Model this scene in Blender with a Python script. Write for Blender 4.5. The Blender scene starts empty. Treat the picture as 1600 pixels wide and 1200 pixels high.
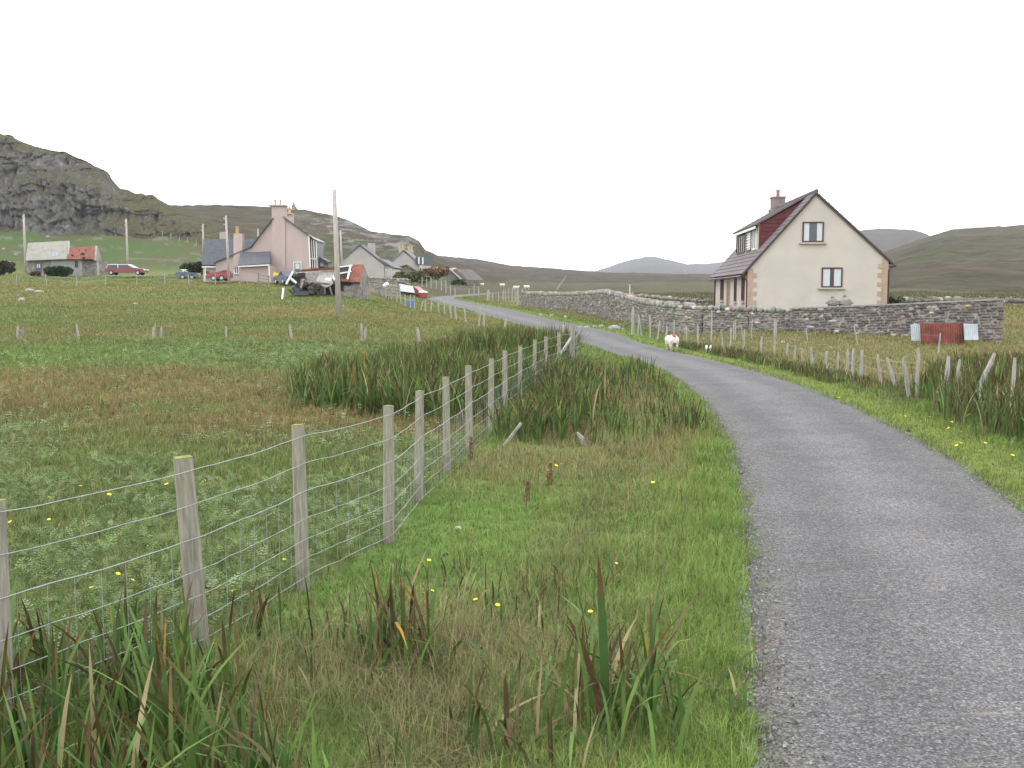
import bpy, bmesh, math, random
import numpy as np
from math import radians, sin, cos, pi
from mathutils import Vector, Matrix

random.seed(7)
RNG = np.random.default_rng(11)
SC = bpy.context.scene
COL = SC.collection

# ------------------------------------------------------------------ camera, sky, sun, exposure
FPX = 1560.0                       # focal length in photo pixels (1600 wide)
EYE = 2.1
PITCH = math.atan(140 / FPX)
cam_d = bpy.data.cameras.new('camera')
cam_d.sensor_width = 36
cam_d.lens = FPX / 1600 * 36
cam_d.clip_start = 0.05
cam_d.clip_end = 20000
cam = bpy.data.objects.new('camera', cam_d)
COL.objects.link(cam)
cam.location = (0, 0, EYE)
cam.rotation_euler = (pi / 2 - PITCH, 0, 0)
SC.camera = cam

HAZE = .00016
SUN_EL, SUN_AZ = radians(48), radians(-120)
w = bpy.data.worlds.new('World')
SC.world = w
w.use_nodes = True
nt = w.node_tree
nt.nodes.clear()
out = nt.nodes.new('ShaderNodeOutputWorld')
sky = nt.nodes.new('ShaderNodeTexSky')
sky.sky_type = 'NISHITA'
sky.sun_disc = False
sky.sun_elevation = SUN_EL
sky.sun_rotation = SUN_AZ
b1 = nt.nodes.new('ShaderNodeBackground'); b1.inputs[1].default_value = 0.12
b2 = nt.nodes.new('ShaderNodeBackground'); b2.inputs[1].default_value = 2.75
tc = nt.nodes.new('ShaderNodeTexCoord')
cn = nt.nodes.new('ShaderNodeTexNoise'); cn.inputs['Scale'].default_value = 1.6; cn.inputs['Detail'].default_value = 4
cr = nt.nodes.new('ShaderNodeValToRGB')
cr.color_ramp.elements[0].color = (.90, .93, .96, 1); cr.color_ramp.elements[0].position = .3
cr.color_ramp.elements[1].color = (1, 1, 1, 1); cr.color_ramp.elements[1].position = .7
mx = nt.nodes.new('ShaderNodeMixShader'); mx.inputs[0].default_value = .92
nt.links.new(tc.outputs['Generated'], cn.inputs['Vector'])
nt.links.new(cn.outputs['Fac'], cr.inputs[0])
nt.links.new(cr.outputs[0], b2.inputs[0])
nt.links.new(sky.outputs[0], b1.inputs[0])
nt.links.new(b1.outputs[0], mx.inputs[1]); nt.links.new(b2.outputs[0], mx.inputs[2])
nt.links.new(mx.outputs[0], out.inputs[0])

sd = bpy.data.lights.new('sun', 'SUN')
sd.energy = 1.2; sd.angle = radians(18); sd.color = (1, .965, .92)
so = bpy.data.objects.new('sun', sd); COL.objects.link(so)
_d = Vector((cos(SUN_EL) * sin(SUN_AZ), cos(SUN_EL) * cos(SUN_AZ), sin(SUN_EL)))
so.rotation_euler = _d.to_track_quat('Z', 'Y').to_euler()
SC.view_settings.view_transform = 'Standard'
SC.view_settings.look = 'None'
SC.view_settings.exposure = 0.0
SC.view_settings.gamma = 1.0

# ------------------------------------------------------------------ helpers
def P(u, v, Y):
    """world point seen at photo pixel (u,v) at forward distance Y"""
    a = (u - 800) / FPX; b = (600 - v) / FPX
    dy = cos(PITCH) + b * sin(PITCH); dz = -sin(PITCH) + b * cos(PITCH)
    k = Y / dy
    return Vector((a * k, Y, EYE + dz * k))

def tag(o, label=None, cat=None, group=None, kind=None):
    if label: o['label'] = label
    if cat: o['category'] = cat
    if group: o['group'] = group
    if kind: o['kind'] = kind
    return o

def thing(name, loc, label, cat, group=None, rz=0):
    o = bpy.data.objects.new(name, None)
    o.empty_display_size = .2
    o.location = loc; o.rotation_euler = (0, 0, rz)
    COL.objects.link(o)
    return tag(o, label, cat, group)

def sm(t):
    t = np.clip(t, 0, 1); return t * t * (3 - 2 * t)

def hash2(ix, iy, seed):
    h = (ix.astype(np.int64) * 374761393 + iy.astype(np.int64) * 668265263 + seed * 1442695041) & 0x7fffffff
    h = ((h ^ (h >> 13)) * 1274126177) & 0x7fffffff
    return ((h ^ (h >> 16)) & 0xffff) / 65535.0

def vnoise(x, y, seed=0):
    x = np.asarray(x, float); y = np.asarray(y, float)
    ix = np.floor(x); iy = np.floor(y)
    fx = sm(x - ix); fy = sm(y - iy)
    a = hash2(ix, iy, seed); b = hash2(ix + 1, iy, seed)
    c = hash2(ix, iy + 1, seed); d = hash2(ix + 1, iy + 1, seed)
    return (a * (1 - fx) + b * fx) * (1 - fy) + (c * (1 - fx) + d * fx) * fy

def fbm(x, y, seed=0, octv=4, rough=.5):
    s = 0; a = 1; tot = 0
    for k in range(octv):
        s = s + a * vnoise(x * 2 ** k + 17 * k, y * 2 ** k - 9 * k, seed + k)
        tot += a; a *= rough
    return s / tot

# ---- materials
def newmat(name):
    m = bpy.data.materials.new(name); m.use_nodes = True
    nt = m.node_tree
    return m, nt, nt.nodes['Principled BSDF']

def mat(name, c, rough=.8, var=.25, scale=3.0, bump=0.0, bscale=20.0, c2=None, c2pos=(.45, .6), c2scale=1.0, metal=0.0, stretch=(1, 1, 1), spec=.3):
    m, nt, p = newmat(name)
    N = nt.nodes.new; L = nt.links.new
    t = N('ShaderNodeTexCoord'); mp = N('ShaderNodeMapping')
    mp.inputs['Scale'].default_value = stretch
    L(t.outputs['Object'], mp.inputs['Vector'])
    n1 = N('ShaderNodeTexNoise'); n1.inputs['Scale'].default_value = scale; n1.inputs['Detail'].default_value = 6
    L(mp.outputs[0], n1.inputs['Vector'])
    r = N('ShaderNodeValToRGB')
    r.color_ramp.elements[0].position = .3; r.color_ramp.elements[1].position = .7
    r.color_ramp.elements[0].color = (*[k * (1 - var) for k in c], 1)
    r.color_ramp.elements[1].color = (*[min(1, k * (1 + var)) for k in c], 1)
    L(n1.outputs['Fac'], r.inputs[0])
    o = r.outputs[0]
    if c2:
        n2 = N('ShaderNodeTexNoise'); n2.inputs['Scale'].default_value = c2scale; n2.inputs['Detail'].default_value = 5
        n2.inputs['Roughness'].default_value = .65
        L(mp.outputs[0], n2.inputs['Vector'])
        r2 = N('ShaderNodeValToRGB')
        r2.color_ramp.elements[0].position = c2pos[0]; r2.color_ramp.elements[1].position = c2pos[1]
        L(n2.outputs['Fac'], r2.inputs[0])
        mxx = N('ShaderNodeMix'); mxx.data_type = 'RGBA'
        L(r2.outputs[0], mxx.inputs['Factor']); L(o, mxx.inputs['A']); mxx.inputs['B'].default_value = (*c2, 1)
        o = mxx.outputs['Result']
    L(o, p.inputs['Base Color'])
    p.inputs['Roughness'].default_value = rough
    p.inputs['Metallic'].default_value = metal
    p.inputs['Specular IOR Level'].default_value = spec
    if bump > 0:
        nb = N('ShaderNodeTexNoise'); nb.inputs['Scale'].default_value = bscale; nb.inputs['Detail'].default_value = 5
        L(mp.outputs[0], nb.inputs['Vector'])
        bp = N('ShaderNodeBump'); bp.inputs['Strength'].default_value = bump; bp.inputs['Distance'].default_value = .05
        L(nb.outputs['Fac'], bp.inputs['Height']); L(bp.outputs[0], p.inputs['Normal'])
    return m

def mat_attr(name, rough=.7, var=.2, scale=8.0, bump=0.0, bscale=10.0, bdist=.05, transl=0.0, spec=.25):
    """colour from the mesh's own colour attribute, broken up with noise"""
    m, nt, p = newmat(name)
    N = nt.nodes.new; L = nt.links.new
    at = N('ShaderNodeAttribute'); at.attribute_name = 'Col'
    t = N('ShaderNodeTexCoord')
    n1 = N('ShaderNodeTexNoise'); n1.inputs['Scale'].default_value = scale; n1.inputs['Detail'].default_value = 6
    n1.inputs['Roughness'].default_value = .65
    L(t.outputs['Object'], n1.inputs['Vector'])
    mr = N('ShaderNodeMapRange'); mr.inputs['From Min'].default_value = .3; mr.inputs['From Max'].default_value = .7
    mr.inputs['To Min'].default_value = 1 - var; mr.inputs['To Max'].default_value = 1 + var
    L(n1.outputs['Fac'], mr.inputs['Value'])
    vm = N('ShaderNodeVectorMath'); vm.operation = 'SCALE'
    L(at.outputs['Color'], vm.inputs[0]); L(mr.outputs[0], vm.inputs['Scale'])
    L(vm.outputs[0], p.inputs['Base Color'])
    p.inputs['Roughness'].default_value = rough
    p.inputs['Specular IOR Level'].default_value = spec
    if bump > 0:
        nb = N('ShaderNodeTexNoise'); nb.inputs['Scale'].default_value = bscale; nb.inputs['Detail'].default_value = 6
        L(t.outputs['Object'], nb.inputs['Vector'])
        bp = N('ShaderNodeBump'); bp.inputs['Strength'].default_value = bump; bp.inputs['Distance'].default_value = bdist
        L(nb.outputs['Fac'], bp.inputs['Height']); L(bp.outputs[0], p.inputs['Normal'])
    if transl > 0:
        tr = N('ShaderNodeBsdfTranslucent'); L(vm.outputs[0], tr.inputs['Color'])
        ms = N('ShaderNodeMixShader'); ms.inputs[0].default_value = transl
        L(p.outputs[0], ms.inputs[1]); L(tr.outputs[0], ms.inputs[2])
        L(ms.outputs[0], nt.nodes['Material Output'].inputs['Surface'])
    return m

M = {}
M['grass'] = mat_attr('grass_blades', rough=.7, var=.12, scale=3, transl=.3, spec=.12)
M['leaf'] = mat_attr('leaf_blades', rough=.6, var=.12, scale=6, transl=.22, spec=.14)
M['ground'] = mat_attr('ground_turf', rough=.95, var=.35, scale=4.5, bump=.6, bscale=9, bdist=.08, spec=.1)
M['stone'] = mat_attr('wall_stone', rough=.9, var=.3, scale=7, bump=.4, bscale=14, spec=.2)
M['cream'] = mat('cream_harling', (.50, .455, .41), .95, .06, .8, .35, 60, c2=(.45, .42, .38), c2pos=(.5, .75), c2scale=.5, spec=.15)
M['pink'] = mat('pink_harling', (.44, .355, .335), .95, .10, .5, .3, 40, c2=(.37, .31, .29), c2pos=(.5, .7), c2scale=.35, stretch=(1, 1, .25), spec=.15)
M['greyharl'] = mat('grey_harling', (.38, .355, .33), .95, .12, .4, .3, 30, spec=.15)
M['tan'] = mat('tan_quoin_stone', (.38, .285, .215), .9, .15, 2, .2, 30)
M['sill'] = mat('sill_stone', (.42, .37, .31), .9, .1, 3)
M['winframe'] = mat('brown_window_wood', (.085, .035, .035), .45, .15, 4)
M['whitewood'] = mat('white_painted_wood', (.72, .72, .70), .5, .06, 5)
M['curtain'] = mat('curtain_cloth', (.50, .55, .58), .9, .08, 14, stretch=(6, 6, .5))
M['darkglass'] = mat('dark_room_glass', (.06, .075, .085), .08, .2, 2, spec=.6)
M['tile'] = mat('roof_tiles', (.135, .112, .12), .75, .22, 5, .4, 12, c2=(.17, .155, .15), c2pos=(.5, .7), c2scale=1.6)
M['redtile'] = mat('red_brown_tiles', (.125, .035, .036), .7, .22, 4, .3, 12)
M['slate'] = mat('blue_grey_slates', (.07, .075, .09), .55, .25, 4, .3, 12)
M['pipe'] = mat('brown_pipe', (.05, .022, .025), .4, .1, 5)
M['chimstone'] = mat('chimney_render', (.22, .18, .175), .9, .15, 3, .3, 30)
M['redpot'] = mat('red_clay', (.32, .14, .11), .7, .15, 6)
M['yelpot'] = mat('buff_clay', (.46, .34, .17), .7, .2, 6, c2=(.2, .12, .07), c2pos=(.5, .65), c2scale=8)
M['post'] = mat('fence_timber', (.30, .28, .225), .85, .25, 9, .5, 30, c2=(.20, .185, .14), c2pos=(.5, .66), c2scale=5, stretch=(6, 6, .5))
M['posttop'] = mat('green_post_end', (.20, .21, .06), .9, .3, 20)
M['oldpost'] = mat('weathered_timber', (.36, .345, .315), .9, .25, 8, .5, 26, c2=(.2, .19, .17), c2pos=(.5, .66), c2scale=4, stretch=(5, 5, .5))
M['polewood'] = mat('pole_timber', (.40, .36, .33), .85, .15, 5, .3, 20, c2=(.28, .25, .22), c2pos=(.5, .66), c2scale=3, stretch=(4, 4, .4))
M['wire'] = mat('galvanised_wire', (.30, .33, .33), .45, .15, 10, metal=.3)
M['rust'] = mat('rusty_sheet', (.22, .085, .06), .8, .3, 2.5, .3, 10, c2=(.12, .05, .035), c2pos=(.55, .7), c2scale=3)
M['rustdark'] = mat('dark_rust', (.19, .06, .045), .85, .3, 3, .3, 10, c2=(.09, .04, .035), c2pos=(.5, .65), c2scale=2)
M['zinc'] = mat('galvanised_sheet', (.42, .47, .50), .6, .15, 3, .1, 10)
M['asb'] = mat('old_cement_sheet', (.31, .30, .27), .9, .15, 2, .3, 10, c2=(.25, .24, .20), c2pos=(.5, .65), c2scale=1)
M['shedstone'] = mat('shed_stone', (.25, .23, .21), .95, .35, 3, .6, 4, c2=(.15, .135, .12), c2pos=(.5, .6), c2scale=2.4)
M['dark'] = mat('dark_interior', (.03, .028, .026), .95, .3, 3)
M['oldwood'] = mat('grey_boards', (.20, .18, .155), .9, .3, 3, .3, 10)
M['black'] = mat('tyre_rubber', (.025, .025, .027), .7, .2, 6)
M['carred'] = mat('red_car_paint', (.30, .045, .045), .3, .06, 2, spec=.5)
M['carmaroon'] = mat('maroon_car_paint', (.20, .055, .06), .35, .06, 2, spec=.5)
M['carwhite'] = mat('white_paint', (.82, .83, .84), .35, .04, 2, spec=.5)
M['carblue'] = mat('blue_grey_paint', (.10, .13, .18), .35, .08, 2, spec=.5)
M['bluedrum'] = mat('blue_plastic', (.08, .18, .42), .45, .08, 3)
M['yellow'] = mat('yellow_plastic', (.75, .42, .02), .45, .12, 3)
M['petal'] = mat('yellow_petals', (.85, .62, .02), .5, .1, 30)
M['stem'] = mat('green_stem', (.10, .15, .04), .6, .2, 20)
M['rock'] = mat('boulder_rock', (.30, .29, .27), .95, .3, 2.5, .7, 5, c2=(.16, .16, .12), c2pos=(.5, .62), c2scale=1.7)
M['dockseed'] = mat('dock_seed', (.13, .075, .045), .9, .3, 20)
M['bark'] = mat('woody_stem', (.12, .09, .06), .9, .2, 8)

# ---- mesh builder
class MB:
    def __init__(s): s.v = []; s.f = []
    def add(s, vs, fs):
        n = len(s.v); s.v += [tuple(p) for p in vs]; s.f += [tuple(i + n for i in f) for f in fs]; return s
    def box(s, c, size, rz=0, mtx=None):
        cx, cy, cz = c; hx, hy, hz = [k / 2 for k in size]
        pts = [Vector((x * hx, y * hy, z * hz)) for z in (-1, 1) for y in (-1, 1) for x in (-1, 1)]
        R = mtx or Matrix.Rotation(rz, 3, 'Z')
        pts = [R @ p + Vector(c) for p in pts]
        return s.add(pts, [(0, 2, 3, 1), (4, 5, 7, 6), (0, 1, 5, 4), (2, 6, 7, 3), (0, 4, 6, 2), (1, 3, 7, 5)])
    def bar(s, a, b, w, h=None, up=(0, 0, 1)):
        a = Vector(a); b = Vector(b); d = b - a; L = d.length; d.normalize()
        up = Vector(up)
        if abs(d.dot(up)) > .98: up = Vector((0, 1, 0))
        x = d.cross(up).normalized(); z = x.cross(d)
        R = Matrix((x, d, z)).transposed()
        return s.box((a + b) / 2, (w, L, h or w), mtx=R)
    def tube(s, pts, r, n=8, cap=True):
        pts = [Vector(p) for p in pts]
        rs = r if isinstance(r, (list, tuple)) else [r] * len(pts)
        vs = []; fs = []
        for i, p in enumerate(pts):
            d = (pts[min(i + 1, len(pts) - 1)] - pts[max(i - 1, 0)]).normalized()
            up = Vector((0, 0, 1)) if abs(d.z) < .9 else Vector((0, 1, 0))
            x = d.cross(up).normalized(); y = x.cross(d)
            for k in range(n):
                t = 2 * pi * k / n
                vs.append(p + rs[i] * (cos(t) * x + sin(t) * y))
        for i in range(len(pts) - 1):
            for k in range(n):
                k2 = (k + 1) % n
                fs.append((i * n + k, i * n + k2, (i + 1) * n + k2, (i + 1) * n + k))
        if cap:
            fs.append(tuple(range(n))[::-1]); m = (len(pts) - 1) * n; fs.append(tuple(m + k for k in range(n)))
        return s.add(vs, fs)
    def prism(s, poly, d):
        """poly: list of 3d points; extruded by vector d"""
        n = len(poly); d = Vector(d)
        vs = [Vector(p) for p in poly] + [Vector(p) + d for p in poly]
        fs = [tuple(range(n)), tuple(range(2 * n - 1, n - 1, -1))] + [(i, i + n, (i + 1) % n + n, (i + 1) % n) for i in range(n)]
        return s.add(vs, fs)
    def ball(s, c, r, seg=10, ring=7, jit=0):
        rx, ry, rz = r if isinstance(r, (tuple, list)) else (r, r, r)
        vs = [(c[0], c[1], c[2] + rz)]; fs = []
        for i in range(1, ring):
            th = pi * i / ring
            for k in range(seg):
                ph = 2 * pi * k / seg; q = 1 + random.uniform(-jit, jit)
                vs.append((c[0] + rx * q * sin(th) * cos(ph), c[1] + ry * q * sin(th) * sin(ph), c[2] + rz * q * cos(th)))
        vs.append((c[0], c[1], c[2] - rz))
        for k in range(seg):
            fs.append((0, 1 + k, 1 + (k + 1) % seg))
            for i in range(ring - 2):
                a = 1 + i * seg
                fs.append((a + k, a + seg + k, a + seg + (k + 1) % seg, a + (k + 1) % seg))
            a = 1 + (ring - 2) * seg
            fs.append((a + k, len(vs) - 1, a + (k + 1) % seg))
        return s.add(vs, fs)
    def build(s, name, m, parent=None, origin=None, smooth=False, rel=True):
        """vertices are world coordinates when rel; stored relative to the parent's / own origin"""
        if origin is None:
            origin = Vector((0, 0, 0))
            if parent is not None and rel:
                q = parent
                while q.parent: q = q.parent
                origin = Vector(q.location)
        me = bpy.data.meshes.new(name)
        me.from_pydata([tuple(Vector(p) - Vector(origin)) for p in s.v], [], s.f)
        bm = bmesh.new(); bm.from_mesh(me); bmesh.ops.recalc_face_normals(bm, faces=bm.faces); bm.to_mesh(me); bm.free()
        if smooth: me.polygons.foreach_set('use_smooth', [True] * len(me.polygons))
        me.materials.append(m)
        o = bpy.data.objects.new(name, me); COL.objects.link(o)
        if parent is not None: o.parent = parent
        else: o.location = origin
        return o

def np_mesh(name, V, F, C, m, parent=None, smooth=False, loc=None):
    me = bpy.data.meshes.new(name)
    V = np.asarray(V, np.float32)
    if loc is not None: V = V - np.asarray(loc, np.float32)
    me.vertices.add(len(V)); me.vertices.foreach_set('co', V.ravel())
    k = F.shape[1]
    me.loops.add(F.size); me.loops.foreach_set('vertex_index', F.astype(np.int32).ravel())
    me.polygons.add(len(F)); me.polygons.foreach_set('loop_start', np.arange(0, F.size, k, dtype=np.int32))
    if smooth: me.polygons.foreach_set('use_smooth', np.ones(len(F), bool))
    me.update(calc_edges=True)
    if C is not None:
        at = me.color_attributes.new('Col', 'FLOAT_COLOR', 'POINT')
        C4 = np.ones((len(V), 4), np.float32); C4[:, :3] = C
        at.data.foreach_set('color', C4.ravel())
    me.materials.append(m)
    o = bpy.data.objects.new(name, me); COL.objects.link(o)
    if parent is not None: o.parent = parent
    elif loc is not None: o.location = loc
    return o

# ------------------------------------------------------------------ terrain
RC = np.array([(-6, 1.0, 0), (0, 1.6, 0), (3, 2.17, 0), (5, 2.66, 0), (10, 3.74, 0), (14, 4.50, 0), (18, 5.02, 0), (26, 5.66, -.07), (33, 5.75, -.16), (40, 5.22, -.2),
               (46, 4.4, -.06), (52, 3.3, .18), (62, 1.3, .38), (70, -.2, .56), (80, -2.1, .85), (105, -6.9, 1.34), (120, -9.0, 1.58), (132, -9.2, 1.74), (142, -7.9, 1.9),
               (165, -4.0, 2.25), (190, 6, 2.3), (230, 22, 2.3), (300, 40, 2.3)], float)
_ys = np.linspace(-6, 300, 1225)
def _smooth(a, k=9):
    kern = np.ones(k) / k
    return np.convolve(np.pad(a, k // 2, mode='edge'), kern, 'valid')
_rx = _smooth(_smooth(np.interp(_ys, RC[:, 0], RC[:, 1]), 15), 15)
_rz = _smooth(np.interp(_ys, RC[:, 0], RC[:, 2]), 15)
_rs = np.gradient(_rx, _ys)
RHW = 1.43
def road_x(y): return np.interp(y, _ys, _rx)
def road_z(y): return np.interp(y, _ys, _rz)
def road_d(x, y):
    """signed sideways distance from the road's centre line (right positive)"""
    d = (x - road_x(y)) / np.sqrt(1 + np.interp(y, _ys, _rs) ** 2)
    e = road_extra(y)   # the passing place widens the right side beyond the bend
    return np.where(d > 0, np.where(d < e + RHW, d * RHW / (e + RHW), d - e), d)
def road_extra(y): return np.interp(y, [0, 45, 51, 60, 84, 108, 130, 160], [0, 0, .5, .75, 1.1, .9, .6, .2])

UC = np.array([-800, 0, 150, 250, 400, 527, 640, 760, 900, 1000, 1200, 1400, 1600, 2400], float)
TY = [0, 12, 20, 30, 42, 62, 85, 110, 135, 190, 240, 300, 450, 5000]
def _row(vs, Y): return [P(800, v, Y).z for v in vs]
TZ = np.array([
    [0] * 14, [0] * 14,
    [0] * 9 + [0, -.03, -.05, 0, 0],
    [.02, .02, .02, 0, 0, 0, 0, 0, -.03, -.08, -.2, -.28, -.25, -.2],
    _row([530, 530, 530, 530, 530, 532, 535, 538, 545, 550, 545, 540, 536, 534], 42),
    _row([490, 490, 491, 492, 494, 497, 500, 504, 507, 503, 490, 488, 487, 487], 62),
    _row([462, 462, 463, 463, 462, 461, 484, 486, 482, 475, 466, 466, 466, 466], 85),
    _row([444, 444, 444, 443, 440, 441, 467, 471, 468, 463, 460, 460, 462, 462], 110),
    _row([430, 430, 430, 430, 431, 438, 455, 463, 462, 458, 457, 457, 460, 460], 135),
    _row([392, 394, 402, 405, 415, 433, 437, 452, 455, 452, 452, 452, 456, 456], 190),
    _row([350, 360, 362, 368, 392, 420, 430, 448, 450, 449, 449, 449, 453, 453], 240),
    _row([330, 330, 330, 336, 378, 404, 426, 443, 447, 446, 446, 446, 450, 450], 300),
    _row([310, 310, 318, 326, 355, 395, 424, 440, 444, 443, 443, 443, 447, 447], 450),
    [6] * 14])
TY = np.array(TY, float)
def _bil(u, Y):
    iu = np.clip(np.searchsorted(UC, u, 'right') - 1, 0, len(UC) - 2)
    iy = np.clip(np.searchsorted(TY, Y, 'right') - 1, 0, len(TY) - 2)
    fu = sm((u - UC[iu]) / (UC[iu + 1] - UC[iu])); fy = np.clip((Y - TY[iy]) / (TY[iy + 1] - TY[iy]), 0, 1)
    return (TZ[iy, iu] * (1 - fu) + TZ[iy, iu + 1] * fu) * (1 - fy) + (TZ[iy + 1, iu] * (1 - fu) + TZ[iy + 1, iu + 1] * fu) * fy
def zg(x, y, rough=True):
    x = np.asarray(x, float); y = np.asarray(y, float)
    r = np.hypot(x, y); D = np.maximum(y, .45 * r)
    u = 800 + FPX * x / np.maximum(D, .5)
    z = 0
    for k in (.93, 1.0, 1.07): z = z + _bil(np.clip(u, -800, 2400), np.clip(D * k, 0, 4999)) / 3
    back = sm((y / np.maximum(r, .1) + .25) / .6)
    z = z * back
    if rough:
        amp = np.interp(D, [0, 8, 40, 120, 250], [.05, .09, .16, .35, 1.6])
        L = np.interp(D, [0, 40, 250], [1.2, 2.6, 9])
        z = z + amp * (fbm(x / L, y / L, 3, 4) - .5) * 2
        z = z + np.where(D < 40, .03 * (vnoise(x * 4, y * 4, 9) - .5) * 2, 0)
    d = np.abs(road_d(x, y))
    inr = (y > -6) & (y < 300)
    k = sm((d - RHW + .1) / 2.6)
    shoulder = road_z(y) + .025 * sm((d - RHW) / .5) - .05 * (d < RHW - .08)
    z = np.where(inr, np.where(d < RHW + 2.6, shoulder * (1 - k) + z * k, z), z)
    return z
def gz(x, y): return float(zg(np.array([x]), np.array([y]))[0])
def G(u, Y, dz=0):
    x = (u - 800) / FPX * Y
    x = P(u, 500, Y).x
    return Vector((x, Y, gz(x, Y) + dz))

FP = [(2.2, -3.6), (4.55, -2.41), (5.75, -1.85), (7.1, -1.52), (8.35, -1.05), (9.9, -.94), (11.3, -.74), (13.0, -.56), (14.9, -.32), (16.6, -.11), (18.5, .15), (20.6, .46), (23, .8), (25.2, 1.2), (26.8, 1.6)]
def fence_x(y): return np.interp(y, [p[0] for p in FP], [p[1] for p in FP])

def inpoly(x, y, poly):
    r = np.zeros(np.shape(x), bool); n = len(poly)
    for i in range(n):
        x1, y1 = poly[i]; x2, y2 = poly[(i + 1) % n]
        c = ((y1 > y) != (y2 > y)) & (x < (x2 - x1) * (y - y1) / ((y2 - y1) or 1e-9) + x1)
        r ^= c
    return r
BED_MID = [(-4.5, 20), (-3.9, 18.2), (-2.5, 17.0), (-.65, 15.8), (-.1, 17.5), (.6, 21.5), (1.4, 26), (2.0, 31), (1.5, 36), (-.5, 37), (-2.4, 32), (-2.6, 27), (-4.6, 24)]
BED_VERGE = [(-.25, 13.9), (.5, 13.6), (1.2, 15.5), (1.7, 19), (2.0, 24), (1.6, 26), (.9, 22), (.2, 17)]
BED_RIGHT = [(8.6, 21), (7.2, 16.5), (6.9, 14.3), (7.4, 12.5), (9.5, 12), (14, 14), (19, 27), (14, 31), (11.5, 27)]
BED_FRONT = [(-3.4, 3.1), (-.75, 3.1), (-.72, 3.9), (-1.35, 4.7), (-1.9, 5.6), (-2.6, 5.4), (-3.0, 4.6)]

G_BRIGHT = np.array([.128, .215, .048]); G_MID = np.array([.122, .16, .048]); G_OLIVE = np.array([.185, .165, .058])
G_SILV = np.array([.16, .215, .08]); STRAW = np.array([.25, .21, .11]); RUSTC = np.array([.20, .145, .068]); G_YEL = np.array([.19, .235, .055])
G_DARK = np.array([.045, .08, .022]); BROWN = np.array([.07, .04, .025])

def fields(x, y):
    """weights of the plant covers: returns dict of arrays 0..1"""
    D = np.maximum(y, .5)
    u = 800 + FPX * x / D
    n1 = fbm(x / 2.2, y / 3.0, 21, 4); n2 = fbm(x / .8, y / .9, 33, 3); n3 = fbm(x / 6, y / 9, 51, 3); n4 = fbm(x / 14, y / 7, 61, 4)
    rd = road_d(x, y)
    left = x < fence_x(y)
    left = np.where(y > 26.8, rd < -RHW, left)
    right = rd > 0
    verge = (~left) & (~right)
    yw = y * (1 + .5 * (fbm(x / 5, y / 12, 171, 4) - .5))
    band = lambda a, b, c, d: sm((yw - a) / (b - a)) * (1 - sm((yw - c) / (d - c)))
    rust_l = np.clip(band(15, 19, 24, 29) * 1.1 + .35 * band(10, 14, 26, 30) + .55 * band(38, 44, 48, 60) * sm((n1 - .4) / .1) + .2 * band(56, 62, 72, 90) , 0, 1) * sm((n1 - .25) / .35) * .85
    silv_l = np.clip(band(3, 5, 11.5, 16) * .95 + .4 * band(27, 29, 34, 38) * sm((u - 150) / 200) + .15, 0, 1) * sm((n2 * .5 + n1 * .5 - .38) / .14) * (x < 1.2)
    near_ = 1 - sm((y - 5.8) / 1.6)
    straw_v = (.38 + .4 * near_) * sm((n1 * .6 + n2 * .4 - .40 + .06 * near_) / .2) * np.exp(-((rd + 2.5 + .75 * near_) / (.75 + .35 * near_)) ** 2)
    straw_v = np.maximum(straw_v, verge * 1.0 * sm((y - 9.5) / 3) * (1 - sm((y - 34) / 3)) * sm((n2 - .22) / .3) * (rd > -RHW - 3.2 - .5 * sm((y - 14) / 3) * 6) * sm((-rd - RHW - .25) / .5))
    lawn = verge * sm((y - 5.4) / 1.2) * (1 - sm((y - 13) / 1.5)) * (1 - sm((rd + 3.3) / .7))
    bright = np.where(left, .6 * band(27, 31, 38, 44) * sm((n1 - .38) / .2) * (1 - .6 * sm((u - 300) / 150)) + .5 * band(75, 85, 200, 260) * sm((n4 - .4) / .2), np.maximum(np.maximum(.85 * sm((.62 - n1) / .3), lawn), verge * .95 * sm((rd + RHW + 1.5) / .7) * (y < 14)))
    green_hill = sm((y - 130) / 40) * (x < -10)
    edge = np.exp(-((np.abs(rd) - RHW - .35) / .45) ** 2) * (np.abs(rd) > RHW - .2)
    straw_r = np.where(right, (.45 + .55 * sm((n1 - .3) / .3)) * sm((rd - RHW - 1.2) / 1.5), 0)
    return dict(u=u, n1=n1, n2=n2, n3=n3, n4=n4, rd=rd, left=left, right=right, verge=verge, rust=rust_l * left, silv=silv_l * left,
                straw=np.clip(straw_v * verge + straw_r * .8, 0, 1), bright=np.clip(bright, 0, 1), edge=edge, ghill=green_hill, lawn=lawn)

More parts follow.
